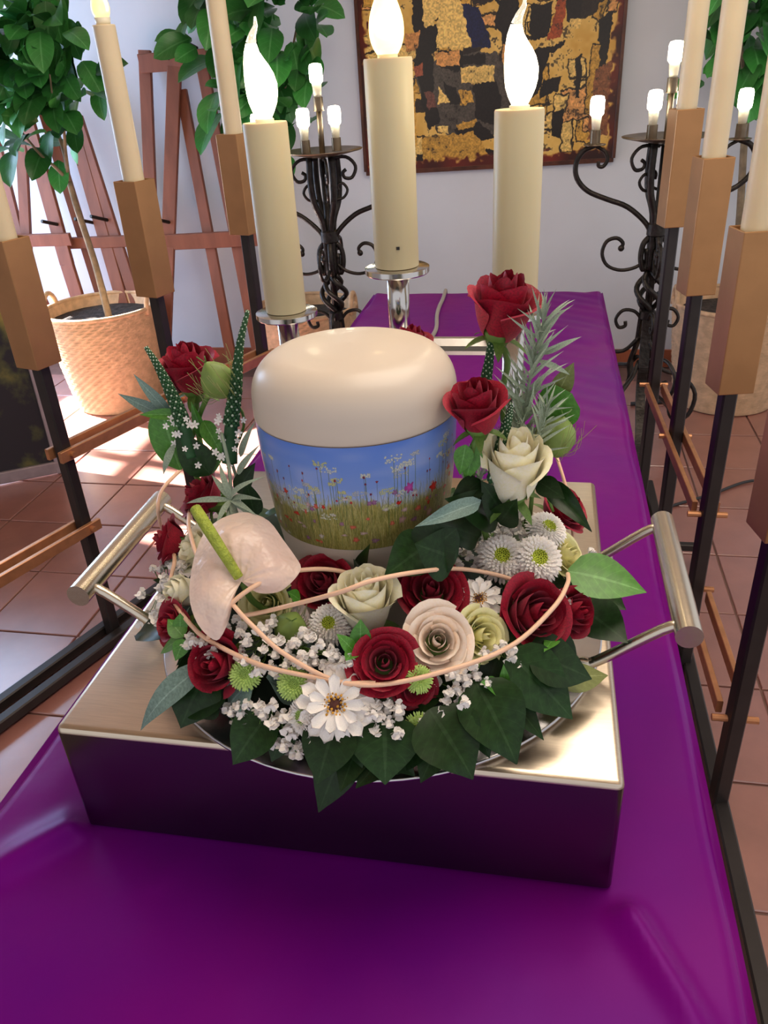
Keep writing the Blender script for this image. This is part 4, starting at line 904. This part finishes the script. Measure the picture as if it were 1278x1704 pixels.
# ---------------- pompon chrysanthemums (florets are too many and too small to pick apart)
def mum(p, R, axis, label, mcol, core, name='chrysanthemum', group='white pompon chrysanthemums', layers=9, flat=.80):
    c = Vector(p); ax = Vector(axis).normalized(); t = Thing(name, label, 'chrysanthemum', c-ax*R*.5, group)
    rot = frame(ax, (.3, .5, .2)); g = G(); r = random.Random(len(label))
    for L in range(layers):
        u = L/(layers-1); n = int(14+22*u); rr = R*(.34+.52*u); el = (1-u)*1.25-.30
        for k in range(n):
            a = 2*PI*(k+.5*(L % 2))/n+r.uniform(-.05, .05); ln = R*(.20+.10*u)*r.uniform(.85, 1.15); wd = 2*PI*rr/n*.62
            d0 = Vector((math.cos(a), math.sin(a), 0)); s0 = Vector((-math.sin(a), math.cos(a), 0)); dd = (d0*math.cos(el)+Vector((0, 0, math.sin(el))))
            b = d0*rr*.86+Vector((0, 0, R*flat*(.62*math.sqrt(max(0, 1-u*u))-.02)))
            n_ = s0.cross(dd)
            v = [b-s0*wd*.5, b+s0*wd*.5, b+dd*ln*.7+s0*wd*.62-n_*wd*.25, b+dd*ln+n_*wd*.15, b+dd*ln*.7-s0*wd*.62-n_*wd*.25]
            g.add([c+rot @ q for q in v], [(0, 1, 2, 4), (4, 2, 3)])
    g.lathe([(R*.30, R*flat*.52), (R*.62, R*flat*.38), (R*.82, R*flat*.02), (R*.6, -R*.12), (0, -R*.15)], c, 20, axis=ax)
    t.part('florets', g, mcol, kind='stuff')
    g = G()
    for k in range(70):
        rr = R*.36*math.sqrt(k/70); a = k*2.4; g.ball(c+rot @ Vector((rr*math.cos(a), rr*math.sin(a), R*flat*(.60-.12*(1-(rr/(R*.36))**2)))), R*.045, 5, 3)
    t.part('centre', g, core, kind='stuff')
    t.part('calyx', G().lathe([(0, -R*.35), (R*.12, -R*.3), (R*.45, 0), (R*.66, R*.16), (0, R*.2)], c, 14, axis=ax), M['stem'])
    return t
for p, R, lb, ex in (((0.0139,0.6887,0.9593), .0215, 'white pompon chrysanthemum at the upper right, tilted back', (.25, .35, .3)), ((-0.0266,0.6477,0.9507), .0245, 'left one of the three white pompon chrysanthemums below the cream rose', (-.15, 0, .25)), ((0.0061,0.6475,0.9515), .0250, 'middle white pompon chrysanthemum, right of its twin', (.1, 0, .1)), ((-0.1744,0.5514,0.9328), .020, 'white pompon chrysanthemum half hidden under the cream bud', (-.1, 0, .2))):
    mum(p, R, tow(p, .75, .3, .2, ex), lb, M['white'], M['mumcore'])
for p, R, lb, ex in (((-0.2375,0.4954,0.9171), .0150, 'lime green button flower below the red rose at the left', (-.1, 0, 0)), ((-0.1915,0.4877,0.918), .0148, 'lime green button flower left of the large white daisy', (0, 0, 0)), ((-0.0865,0.5001,0.9235), .0125, 'lime green button flower under the pinkish white rose', (.2, 0, .2)), ((-0.0835,0.4812,0.8868), .0150, 'lime green button flower hanging lowest at the front', (0, -.5, -.4))):
    mum(p, R, tow(p, .8, .2, .2, ex), lb, M['mumgreen'], M['mumgreen'], 'button_flower', 'lime green button flowers', 5, .5)
p = (-0.1774,0.4728,0.8984)
mum(p, .0185, tow(p, .4, .1, .4, (-.6, 0, 0)), 'greenish white pompon chrysanthemum behind the large white daisy', M['white'], M['mumgreen'])

# ---------------- white zinnia like daisies
DP = {}
def daisy(p, R, axis, label, n, seed):
    c = Vector(p); ax = Vector(axis).normalized(); t = Thing('daisy', label, 'daisy', c-ax*R*.35, 'white daisies with golden centres')
    rot = frame(ax, (.3, .5, .2)); r = random.Random(seed)
    g = G()
    def fn(u, v):
        s = (u-.5)*2; wv = .215*(max(v, .03)**.45)*max(0, 1-v**7)**.5; return (s*wv, .20+.80*v*(1-.07*s*s), .03+.10*v-.20*v*v+.05*s*s+.012*math.cos(s*7))
    g.grid(6, 6, fn); me = g.mesh('petal', M['white'])
    for L, (k0, sc, tz) in enumerate(((n, 1.0, 0), (n-3, .74, .10))):
        for k in range(k0):
            t.inst('petal', me, M4(c+ax*R*tz*.6, rot @ Matrix.Rotation(2*PI*k/k0+L*.2+r.uniform(-.06, .06), 3, 'Z') @ Matrix.Rotation(r.uniform(-.10, .10)+L*.30, 3, 'X') @ Matrix.Rotation(r.uniform(-.2, .2), 3, 'Y'), R*sc*r.uniform(.92, 1.05)))
    g = G(); g.lathe([(0, R*.16), (R*.16, R*.15), (R*.26, R*.08), (R*.28, 0), (0, -R*.05)], c, 18, axis=ax); t.part('disc', g, M['daisydark'])
    g = G()
    for k in range(46):
        rr = R*(.08+.24*math.sqrt(k/46)); a = k*2.4; g.ball(c+rot @ Vector((rr*math.cos(a), rr*math.sin(a), R*(.17-.05*k/46+r.uniform(0, .05)))), R*.036, 5, 3)
    t.part('stamens', g, M['daisycore'], kind='stuff')
    t.part('calyx', G().lathe([(0, -R*.3), (R*.12, -R*.25), (R*.25, 0), (0, R*.02)], c, 12, axis=ax), M['stem'])
p = (-0.1528,0.4744,0.9118); daisy(p, .0365, tow(p, .85, .2, .2), 'large white daisy with a brown and golden centre at the front', 14, 1)
p = (-0.0442,0.5938,0.9408); daisy(p, .0235, tow(p, .8, .35, 0), 'small white daisy with a golden ring centre beside the open red rose', 12, 2)

# ---------------- anthurium
c0 = Vector((-0.2474,0.5416,0.9815)); nA = (CD(c0)*.75+Vector((-.15, -.1, .55))).normalized()
outline = [(-0.2474,0.5416,0.9815)]
def onplane(q):
    q = Vector(q); d = (q-CAM); s = (c0-CAM).dot(nA)/d.dot(nA); return CAM+d*s
OUT = [(-0.2488,0.539,0.9806), (-0.252,0.5313,0.9775), (-0.2506,0.521,0.9735), (-0.2496,0.5077,0.9663), (-0.2576,0.4978,0.954), (-0.2687,0.5019,0.9524), (-0.2832,0.5136,0.9558), (-0.2961,0.5322,0.9639), (-0.3052,0.5566,0.9724), (-0.3118,0.5858,0.9794), (-0.3149,0.6178,0.9832), (-0.31,0.6427,0.9846), (-0.2993,0.6604,0.9848), (-0.2832,0.6639,0.985), (-0.2569,0.6473,0.9846), (-0.2328,0.6148,0.9847), (-0.2114,0.5853,0.9846), (-0.2013,0.5678,0.9849), (-0.2009,0.5489,0.9848), (-0.2084,0.533,0.9827), (-0.2196,0.5289,0.9816), (-0.2309,0.53,0.9806), (-0.2412,0.5363,0.9811)]
OUT = [onplane(q) for q in OUT]
sp = spline(OUT, 3)
t = Thing('anthurium', 'pale pink anthurium with a green spadix at the left front of the urn', 'anthurium', c0-Vector((0, 0, .05)), None)
g = G(); N = len(sp); K = 9; vs = []
for j in range(K+1):
    f = j/K
    for i, q in enumerate(sp):
        d = q-c0; L = d.length/.07
        bulge = .016*math.sin(PI*min(1, f*1.05))*L-.010*f*f*f*L+.0018*math.sin(i*.55+f*3)*f
        vs.append(c0+d*f+nA*bulge*.8+nA*.0025*math.sin(i*1.3)*f*(1-f))
g.add(vs, [(j*N+i, j*N+i+1, (j+1)*N+i+1, (j+1)*N+i) for j in range(K) for i in range(N-1)])
t.part('spathe', g, M['pinkwhite'])
e = onplane((-0.3206,0.6371,0.9839)); b = c0+nA*.004+(e-c0)*.04
pts = spline([b, b+(e-c0)*.35+nA*.016, b+(e-c0)*.7+nA*.024, e+nA*.026], 5)
t.part('spadix', G().tube(pts+[pts[-1]+(pts[-1]-pts[-2])*.5], [.0043+.0011*math.sin(i/len(pts)*2.4) for i in range(len(pts))]+[.001], 12), M['spadix'])
t.part('stem', G().tube(spline([c0-nA*.002, c0-nA*.02+Vector((0, .01, -.02)), c0+Vector((.01, .03, -.055))], 5), .003, 8), M['stem'])

# ---------------- veronica spikes, seed pods, foliage sprays
def spike(pts, r0, label, blossoms=0, seed=1):
    r0 *= 1.35; sp = spline(pts, 14); t = Thing('veronica_spike', label, 'flower spike', pts[0], 'green flower spikes')
    n = len(sp); t.part('stalk', G().tube(sp, [r0*.66*(1-.85*i/(n-1))+.0006 for i in range(n)], 8), M['spike'])
    g = G(); r = random.Random(seed); gb = G()
    i0 = int(n*.25) if blossoms else 0
    for i in range(i0, n):
        u = i/(n-1); rad = r0*(1-.82*u); d = (sp[min(i+1, n-1)]-sp[max(i-1, 0)]).normalized(); a = d.orthogonal().normalized(); b = d.cross(a)
        for k in range(10):
            an = k*2*PI/10+i*.31; q = sp[i]+(a*math.cos(an)+b*math.sin(an))*rad*.72
            (gb if (k+i*2) % 4 == 0 else g).ball(q, max(.0009, rad*(.17 if (k+i*2) % 4 == 0 else .24)), 5, 3)
    t.part('buds', g, M['spike'], kind='stuff'); t.part('pale_buds', gb, M['bud'], kind='stuff')
    fl = G()
    if blossoms:
        for k in range(5):
            an = 2*PI*k/5; q = Vector((math.cos(an), math.sin(an), .15)); s_ = Vector((-math.sin(an), math.cos(an), 0))
            fl.add([Vector((0, 0, 0)), q*.5-s_*.3, q*1.0-s_*.18, q*1.0+s_*.18, q*.5+s_*.3], [(0, 1, 2, 3, 4)])
        me = fl.mesh('floret', M['white'], False)
        for k in range(blossoms):
            i = r.uniform(0, .34)*(n-1); q = sp[int(i)]; o = Vector((r.uniform(-1, 1), r.uniform(-1, .1), r.uniform(-.4, .6))).normalized()
            t.inst('floret', me, M4(q+o*r.uniform(.008, .018), frame(o*.5+CD(q)), r.uniform(.0030, .0044)))
    return t
spike([(-0.3469,0.69,1.0283), (-0.351,0.695,1.0628), (-0.3609,0.7,1.0962), (-0.369,0.7,1.1225), (-0.3772,0.7,1.1408)], .0085, 'leftmost green flower spike, leaning left in front of the basket', 14, 3)
spike([(-0.306,0.69,1.0228), (-0.3016,0.7,1.0619), (-0.2901,0.7,1.1035), (-0.2804,0.7,1.1429), (-0.2678,0.7,1.1758)], .0088, 'tall green flower spike left of the urn lid', 16, 4)
spike([(-0.0543,0.74,1.0602), (-0.0513,0.745,1.0868), (-0.0477,0.75,1.1097), (-0.0454,0.755,1.1321), (-0.0433,0.755,1.1439)], .0068, 'short green flower spike between the two upper red roses', 0, 5)
spike([(-0.0337,0.66,1.0283), (-0.031,0.665,1.0505), (-0.0284,0.67,1.0694), (-0.0245,0.67,1.0871), (-0.0226,0.67,1.1004)], .0078, 'dark green flower spike behind the cream rose at the right', 0, 6)
def pod(p, R, axis, label, cover=1., seed=1):
    c = Vector(p); ax = Vector(axis).normalized(); t = Thing('seed_pod', label, 'seed pod', c-ax*R, 'green hairy seed pods')
    g = G(); rot = frame(ax, (.3, .5, .2)); n = 20; pr = [(0.02, -1), (.55, -.85), (.85, -.45), (.95, 0), (.80, .45), (.5, .8), (.18, 1.05), (.02, 1.15)]; vs = []
    for r_, z in pr:
        for k in range(n): rr = r_*R*(1-.10*abs(math.cos(2.5*2*PI*k/n))); vs.append(c+rot @ Vector((rr*math.cos(2*PI*k/n), rr*math.sin(2*PI*k/n), z*R)))
    g.add(vs, [(i*n+k, i*n+(k+1) % n, (i+1)*n+(k+1) % n, (i+1)*n+k) for i in range(len(pr)-1) for k in range(n)]); t.part('capsule', g, M['pod'])
    r = random.Random(seed); g = G()
    for k in range(38):
        a = r.uniform(0, 2*PI); el = r.uniform(-.4, .9); d = rot @ Vector((math.cos(a), math.sin(a), 0)); b = c-ax*R*.9+d*R*.3
        m1 = c+d*R*r.uniform(1.0, 1.25)+ax*R*(el-.5); m2 = c+d*R*r.uniform(.9, 1.6)+ax*R*(el+.5)
        g.tube(spline([b, m1, m2], 3), .00028, 4, False)
    t.part('hairs', g, M['hair'], kind='stuff')
    t.part('horns', g if False else G().tube([c+ax*R*1.05, c+ax*R*1.55+Vector((.004, 0, 0))], .0006, 5).tube([c+ax*R*1.05, c+ax*R*1.5-Vector((.005, 0, 0))], .0006, 5), M['stem'])
    t.part('stem', G().tube(spline([c-ax*R*.95, c-ax*R*2.2+Vector((0, .004, -.01)), c+Vector((0, .01, -.085))], 4), .0016, 6), M['stem'])
pod((-0.3102,0.705,1.1064), .0195, (-.3, -.25, .8), 'hairy green seed pod right of the tall red rose at the upper left', 1, 2)
pod((0.0206,0.7,1.0554), .0190, (.25, 0, 1), 'hairy green seed pod at the right edge above the cream rose', 1, 3)
pod((-0.2086,0.542,0.9344), .0165, (.3, -.5, .8), 'hairy green seed pod among the white blossoms at the front', 1, 4)

def spray(label, stem, n, Lr, seed, key='silver', u0=.1, spread=.9, grp='silvery foliage sprays', sizes=None):
    sp = spline(stem, 10); t = Thing('foliage_spray', label, 'foliage', stem[0], grp); r = random.Random(seed)
    t.part('stem', G().tube(sp, [.0022-.0013*i/(len(sp)-1) for i in range(len(sp))], 6), M['silver'])
    for k in range(n):
        u = u0+(1-u0)*k/(n-1); i = min(len(sp)-2, int(u*(len(sp)-1))); d = (sp[i+1]-sp[i]).normalized(); a = k*2.4; x = d.orthogonal().normalized(); y = d.cross(x)
        o = (x*math.cos(a)+y*math.sin(a))*spread*r.uniform(.5, 1.1)+d*r.uniform(.3, 1.3)+Vector((r.uniform(-.3, .3), r.uniform(-.3, .3), r.uniform(-.2, .3))); o.normalize(); L = r.uniform(*Lr)*(1-.35*u)
        leaf_at(t, key, sp[i], sp[i]+o*L, L*(.078 if key == 'silver' else .28), nrm=d*-.4+Vector((r.uniform(-.3, .3), -.6, .7)))
    return t
spray('tall silvery spray right of the topmost red rose, its tip over the purple cloth', [(-0.0171,0.7,1.0083), (-0.013,0.705,1.0572), (-0.008,0.71,1.1036), (-0.0022,0.715,1.1364), (0.0045,0.72,1.1653)], 110, (.026, .058), 1)
spray('silvery spray behind the cream rose at the right', [(-0.0225,0.74,0.9662), (-0.02,0.745,1.0058), (-0.019,0.75,1.0503), (-0.0184,0.755,1.0866)], 60, (.026, .050), 2)
spray('silvery spray hanging beside the hairy pod at the right edge', [(-0.005,0.68,1.038), (0.0023,0.68,1.0627), (0.007,0.685,1.0785), (0.01,0.69,1.0941)], 40, (.022, .045), 3)
spray('silvery spray right of the urn above the white blossoms', [(-0.0622,0.66,0.9682), (-0.0577,0.675,0.9867), (-0.052,0.69,1.0088), (-0.0441,0.7,1.0269)], 20, (.028, .055), 4)
# single silver leaves of the drooping cluster at the left
t = Thing('foliage_spray', 'cluster of drooping silvery leaves over the anthurium at the left', 'foliage', (-0.2864,0.635,1.0083), 'silvery foliage sprays')
hub = (-0.2855,0.635,1.0104)
t.part('stem', G().tube(spline([hub, (-0.2962,0.665,1.0354), (-0.3081,0.69,1.0496), (-.30, .72, .90)], 5), .0018, 6), M['silver'])
for e, wd in (((-0.2387,0.61,1.0503), .0062), ((-0.2369,0.6,1), .0062), ((-0.259,0.595,0.9848), .0062), ((-0.2771,0.595,0.9791), .0062), ((-0.2914,0.6,0.9984), .0062), ((-0.3364,0.64,1.0013), .0062), ((-0.3033,0.66,1.0376), .0062), ((-0.309,0.65,1.0292), .0062), ((-0.2437,0.61,1.0259), .0062), ((-0.2672,0.6,0.9931), .0062), ((-0.2467,0.6,1.0136), .0062)):
    leaf_at(t, 'silver', hub, e, wd, nrm=(.1, -.7, .7))
# leaves standing with the upright flowers
t = Thing('leaf_sprig', 'sprig of broad green leaves beside the flower spikes at the left', 'foliage', (-.31, .72, .89), 'upright leaf sprigs')
t.part('stem', G().tube(spline([(-.31, .72, .885), (-0.3607,0.715,1.0016), (-0.3462,0.72,1.0556), (-0.3315,0.72,1.0825)], 5), .0028, 8), M['stem'])
for key, b, e, wd in (('round', (-0.3671,0.7,1.0074), (-0.3746,0.7,1.0767), .036), ('dark2', (-0.3294,0.69,1.0082), (-0.3596,0.69,1.0582), .034), ('bright', (-0.3375,0.7,1.0028), (-0.2946,0.7,1.0653), .016), ('bright', (-0.3383,0.71,1.0398), (-0.3454,0.71,1.081), .012), ('bright', (-0.3361,0.71,1.0601), (-0.3114,0.69,1.0295), .018), ('silverw', (-0.368,0.71,1.0594), (-0.4247,0.71,1.0882), .014), ('silverw', (-0.37,0.71,1.066), (-0.4024,0.71,1.1098), .012), ('bright', (-0.3549,0.7,1.0705), (-0.3942,0.69,1.0738), .012), ('silver', (-0.3629,0.69,1.0414), (-0.3764,0.68,1.0115), .008), ('silver', (-0.2933,0.69,1.03), (-0.2716,0.69,1.0701), .007), ('silver', (-0.2953,0.68,1.0145), (-0.2669,0.68,1.0488), .007), ('dark', (-0.2985,0.68,0.9937), (-0.2741,0.68,1.0288), .02), ('dark', (-0.2746,0.66,0.9778), (-0.2824,0.67,1.0133), .022)):
    leaf_at(t, key, b, e, wd, nrm=(.15, -.8, .5))
t = Thing('leaf_sprig', 'sprig of broad green leaves at the right beside the silvery spray', 'foliage', (.0, .72, .89), 'upright leaf sprigs')
t.part('stem', G().tube(spline([(-.005, .715, .885), (0.0008,0.715,1.0145), (0.0076,0.72,1.0574), (0.0174,0.72,1.0883)], 5), .0022, 8), M['stem'])
for key, b, e, wd in (('round', (0.0073,0.715,1.0658), (0.0316,0.71,1.0954), .040), ('olive', (0.0174,0.72,1.0883), (0.0318,0.72,1.1219), .020), ('silver', (0.0045,0.72,1.1291), (0.0372,0.72,1.1461), .006), ('silver', (-0.0007,0.72,1.1233), (0.0299,0.72,1.1092), .006), ('dark2', (0.0099,0.7,1.0093), (0.0557,0.66,0.978), .022), ('dark', (0.0041,0.69,1.0143), (0.0295,0.67,1.0066), .022), ('bright', (-0.0614,0.655,1.0663), (-0.0665,0.65,1.0383), .018), ('bright', (-0.0537,0.66,1.0643), (-0.0615,0.655,1.0297), .020), ('dark2', (-0.0481,0.66,1.0277), (-0.0751,0.625,1.0172), .024), ('dark', (-0.0057,0.7,1.0441), (0.0143,0.68,1.0387), .02), ('dark2', (-0.0252,0.66,0.9902), (-0.0473,0.65,1.0329), .03), ('dark2', (-0.0307,0.66,0.9833), (-0.0141,0.64,1.021), .03)):
    leaf_at(t, key, b, e, wd, nrm=(.15, -.8, .5))

# ---------------- baby's breath
def bb_mesh(seed):
    r = random.Random(seed); g = G()
    for k in range(16):
        d = Vector((r.gauss(0, 1), r.gauss(0, 1), r.gauss(.35, .9))).normalized(); x = d.orthogonal().normalized(); x = (x*math.cos(k)+d.cross(x)*math.sin(k)); y = d.cross(x); s = r.uniform(.38, .55)
        c = d*r.uniform(.35, .7)
        g.add([c-x*s*.6-d*.25, c+x*s*.6-d*.25, c+x*s+y*s*.8+d*.15, c+y*s*1.1+d*.30, c-x*s+y*s*.8+d*.15], [(0, 1, 2, 3, 4)])
    g.ball((0, 0, 0), .5, 6, 4); return g.mesh('blossom', M['white'], False)
BB = [bb_mesh(i) for i in range(4)]
def gyps(label, centres, root, seed, R=.0060):
    r = random.Random(seed); cs = [Vector(c) for c in centres]
    for c in list(cs):
        if r.random() < .55: cs.append(c+Vector((r.uniform(-.017, .017), r.uniform(-.012, .012), r.uniform(-.016, .006))))
    centres = cs; t = Thing('babys_breath', label, 'flower spray', root, "sprays of baby's breath"); g = G(); root = Vector(root)
    for c in centres:
        c = Vector(c)+Vector((r.uniform(-.002, .002), r.uniform(-.002, .002), r.uniform(-.003, .003)))
        t.inst('blossom', BB[r.randint(0, 3)], M4(c, frame(tow(c, .6, .5, .3)), R*r.uniform(.82, 1.2)))
        m = (c+root)/2+Vector((r.uniform(-.006, .006), r.uniform(-.006, .006), -.006)); g.tube([c, m, root], .0005, 4, False)
    t.part('stems', g, M['stem'], kind='stuff'); return t
gyps("spray of baby's breath at the far left beside the tray handle", [(-0.3809,0.6658,0.9206), (-0.3778,0.6485,0.9221), (-0.3888,0.6549,0.9095), (-0.3573,0.6288,0.9349), (-0.3668,0.6188,0.9247), (-0.3761,0.6219,0.9121), (-0.3563,0.6067,0.9241), (-0.3644,0.5962,0.9184), (-0.354,0.5856,0.9181), (-0.366,0.5878,0.9052), (-0.4032,0.6327,0.8657), (-0.3725,0.5863,0.8923), (-0.3536,0.5691,0.9113), (-0.353,0.6152,0.9332)], (-0.4232,0.7075,0.8495), 1)
gyps("spray of baby's breath between the anthurium and the front red rose", [(-0.259,0.5386,0.9422), (-0.2514,0.5346,0.9378), (-0.2515,0.5235,0.9377), (-0.2398,0.5138,0.9377), (-0.2308,0.5245,0.9407), (-0.2274,0.5295,0.9451), (-0.2227,0.5358,0.9453), (-0.2221,0.522,0.9381), (-0.2312,0.5018,0.9304), (-0.2437,0.5102,0.9323), (-0.2243,0.512,0.9339), (-0.2145,0.5094,0.9324), (-0.2224,0.4938,0.9281), (-0.2267,0.493,0.923), (-0.2138,0.494,0.9288), (-0.2116,0.5169,0.9431)], (-0.2359,0.5451,0.9187), 2)
gyps("spray of baby's breath beside the green seed pod at the front", [(-0.1888,0.5255,0.9462), (-0.1961,0.5115,0.9423), (-0.1853,0.5184,0.941), (-0.1776,0.505,0.9395), (-0.1881,0.5032,0.9354), (-0.1726,0.5113,0.9432), (-0.1652,0.5088,0.9421), (-0.1734,0.5026,0.9334), (-0.1659,0.4967,0.93), (-0.1821,0.4989,0.9311), (-0.1559,0.5017,0.9398), (-0.1598,0.4979,0.9322), (-0.1923,0.4986,0.9336), (-0.2038,0.5116,0.9362), (-0.1526,0.4986,0.9336), (-0.1773,0.4886,0.9253)], (-0.199,0.5358,0.9191), 3)
gyps("spray of baby's breath at the lower left front", [(-0.2338,0.4799,0.8988), (-0.2404,0.4774,0.8921), (-0.2392,0.4731,0.8754), (-0.2334,0.4721,0.8834), (-0.2474,0.4763,0.8797), (-0.2441,0.4739,0.8669), (-0.2189,0.472,0.8943), (-0.2153,0.4728,0.8994), (-0.2369,0.4749,0.8879)], (-0.2375,0.4821,0.8789), 4)
gyps("spray of baby's breath left of the large white daisy, hanging lowest", [(-0.2216,0.4741,0.8947), (-0.2085,0.4675,0.8896), (-0.2133,0.4657,0.8769), (-0.1994,0.4693,0.8992), (-0.1941,0.4659,0.8908), (-0.1899,0.4636,0.8854), (-0.1967,0.4634,0.8764), (-0.1918,0.4619,0.8646), (-0.1822,0.4611,0.873), (-0.205,0.464,0.8747), (-0.1876,0.4622,0.8746), (-0.2086,0.4744,0.9054), (-0.1819,0.464,0.8928), (-0.1936,0.4708,0.8984)], (-0.2021,0.4742,0.8803), 5)
gyps("spray of baby's breath right of the large white daisy", [(-0.1263,0.4773,0.9082), (-0.1218,0.4802,0.9086), (-0.113,0.4813,0.906), (-0.1092,0.4832,0.9086), (-0.1187,0.4702,0.8933), (-0.1072,0.4742,0.8975), (-0.1321,0.4711,0.8934), (-0.1142,0.475,0.8999), (-0.1304,0.4754,0.9016)], (-0.1198,0.4863,0.8925), 6)
gyps("spray of baby's breath under the pale yellow rose at the front", [(-0.0623,0.5118,0.9236), (-0.0563,0.5115,0.9179), (-0.0505,0.514,0.9216), (-0.0443,0.5188,0.9234), (-0.0558,0.5063,0.9134), (-0.048,0.5084,0.915), (-0.0426,0.5168,0.9148), (-0.0641,0.4985,0.9076), (-0.0668,0.4907,0.9026), (-0.0514,0.5018,0.9007), (-0.0452,0.4999,0.8951), (-0.0417,0.5053,0.9005), (-0.0556,0.4931,0.8949), (-0.0635,0.4914,0.8956), (-0.0388,0.5138,0.9066), (-0.0349,0.5336,0.9276), (-0.0499,0.4963,0.8946)], (-0.052,0.5182,0.8978), 7)
gyps("spray of baby's breath left of the pompon flowers", [(-0.0365,0.7154,0.9607), (-0.0418,0.7018,0.9598), (-0.0312,0.7094,0.9559), (-0.0265,0.6985,0.9569), (-0.0331,0.6888,0.9567), (-0.0459,0.6839,0.9575), (-0.0379,0.6705,0.9577), (-0.0228,0.6847,0.9569), (-0.0179,0.6934,0.9575), (-0.0474,0.6566,0.961), (-0.0432,0.6975,0.9566), (-0.0118,0.7261,0.9558), (-0.0357,0.7328,0.9588), (-0.0148,0.7081,0.9547), (-0.0485,0.6562,0.9549), (-0.021,0.7092,0.9608)], (-0.035,0.7554,0.9199), 8)
gyps("spray of baby's breath above the open red rose", [(-0.0792,0.6684,0.9469), (-0.0724,0.6606,0.9466), (-0.0654,0.6743,0.9426), (-0.0598,0.6519,0.9459), (-0.0671,0.6429,0.9479), (-0.0759,0.6492,0.9425), (-0.0785,0.6306,0.9476), (-0.0845,0.6237,0.9476), (-0.0526,0.6492,0.9426), (-0.0831,0.6361,0.9478)], (-0.0789,0.7023,0.9197), 9)
gyps("small spray of baby's breath at the right over the big bright leaf", [(0.0512,0.6619,0.9236), (0.0497,0.6497,0.9234), (0.0473,0.6427,0.9218), (0.0519,0.6407,0.9194), (0.0645,0.7353,0.9075), (0.0851,0.7975,0.8628), (0.0277,0.6269,0.9308), (0.0208,0.6116,0.9364)], (0.0507,0.6792,0.8957), 10)
gyps("small spray of baby's breath under the largest red rose", [(-0.0131,0.5476,0.9215), (-0.0089,0.5496,0.9143), (-0.0051,0.5471,0.9113), (-0.0137,0.5427,0.9155), (-0.0196,0.5531,0.9237)], (-0.0107,0.5632,0.9041), 11)
gyps("small spray of baby's breath in front of the anthurium tip", [(-0.298,0.5262,0.9314), (-0.2846,0.5195,0.9332), (-0.2801,0.5144,0.9309), (-0.27,0.5059,0.9313), (-0.2881,0.5102,0.9213), (-0.2999,0.5211,0.925)], (-0.2983,0.5501,0.9077), 12)
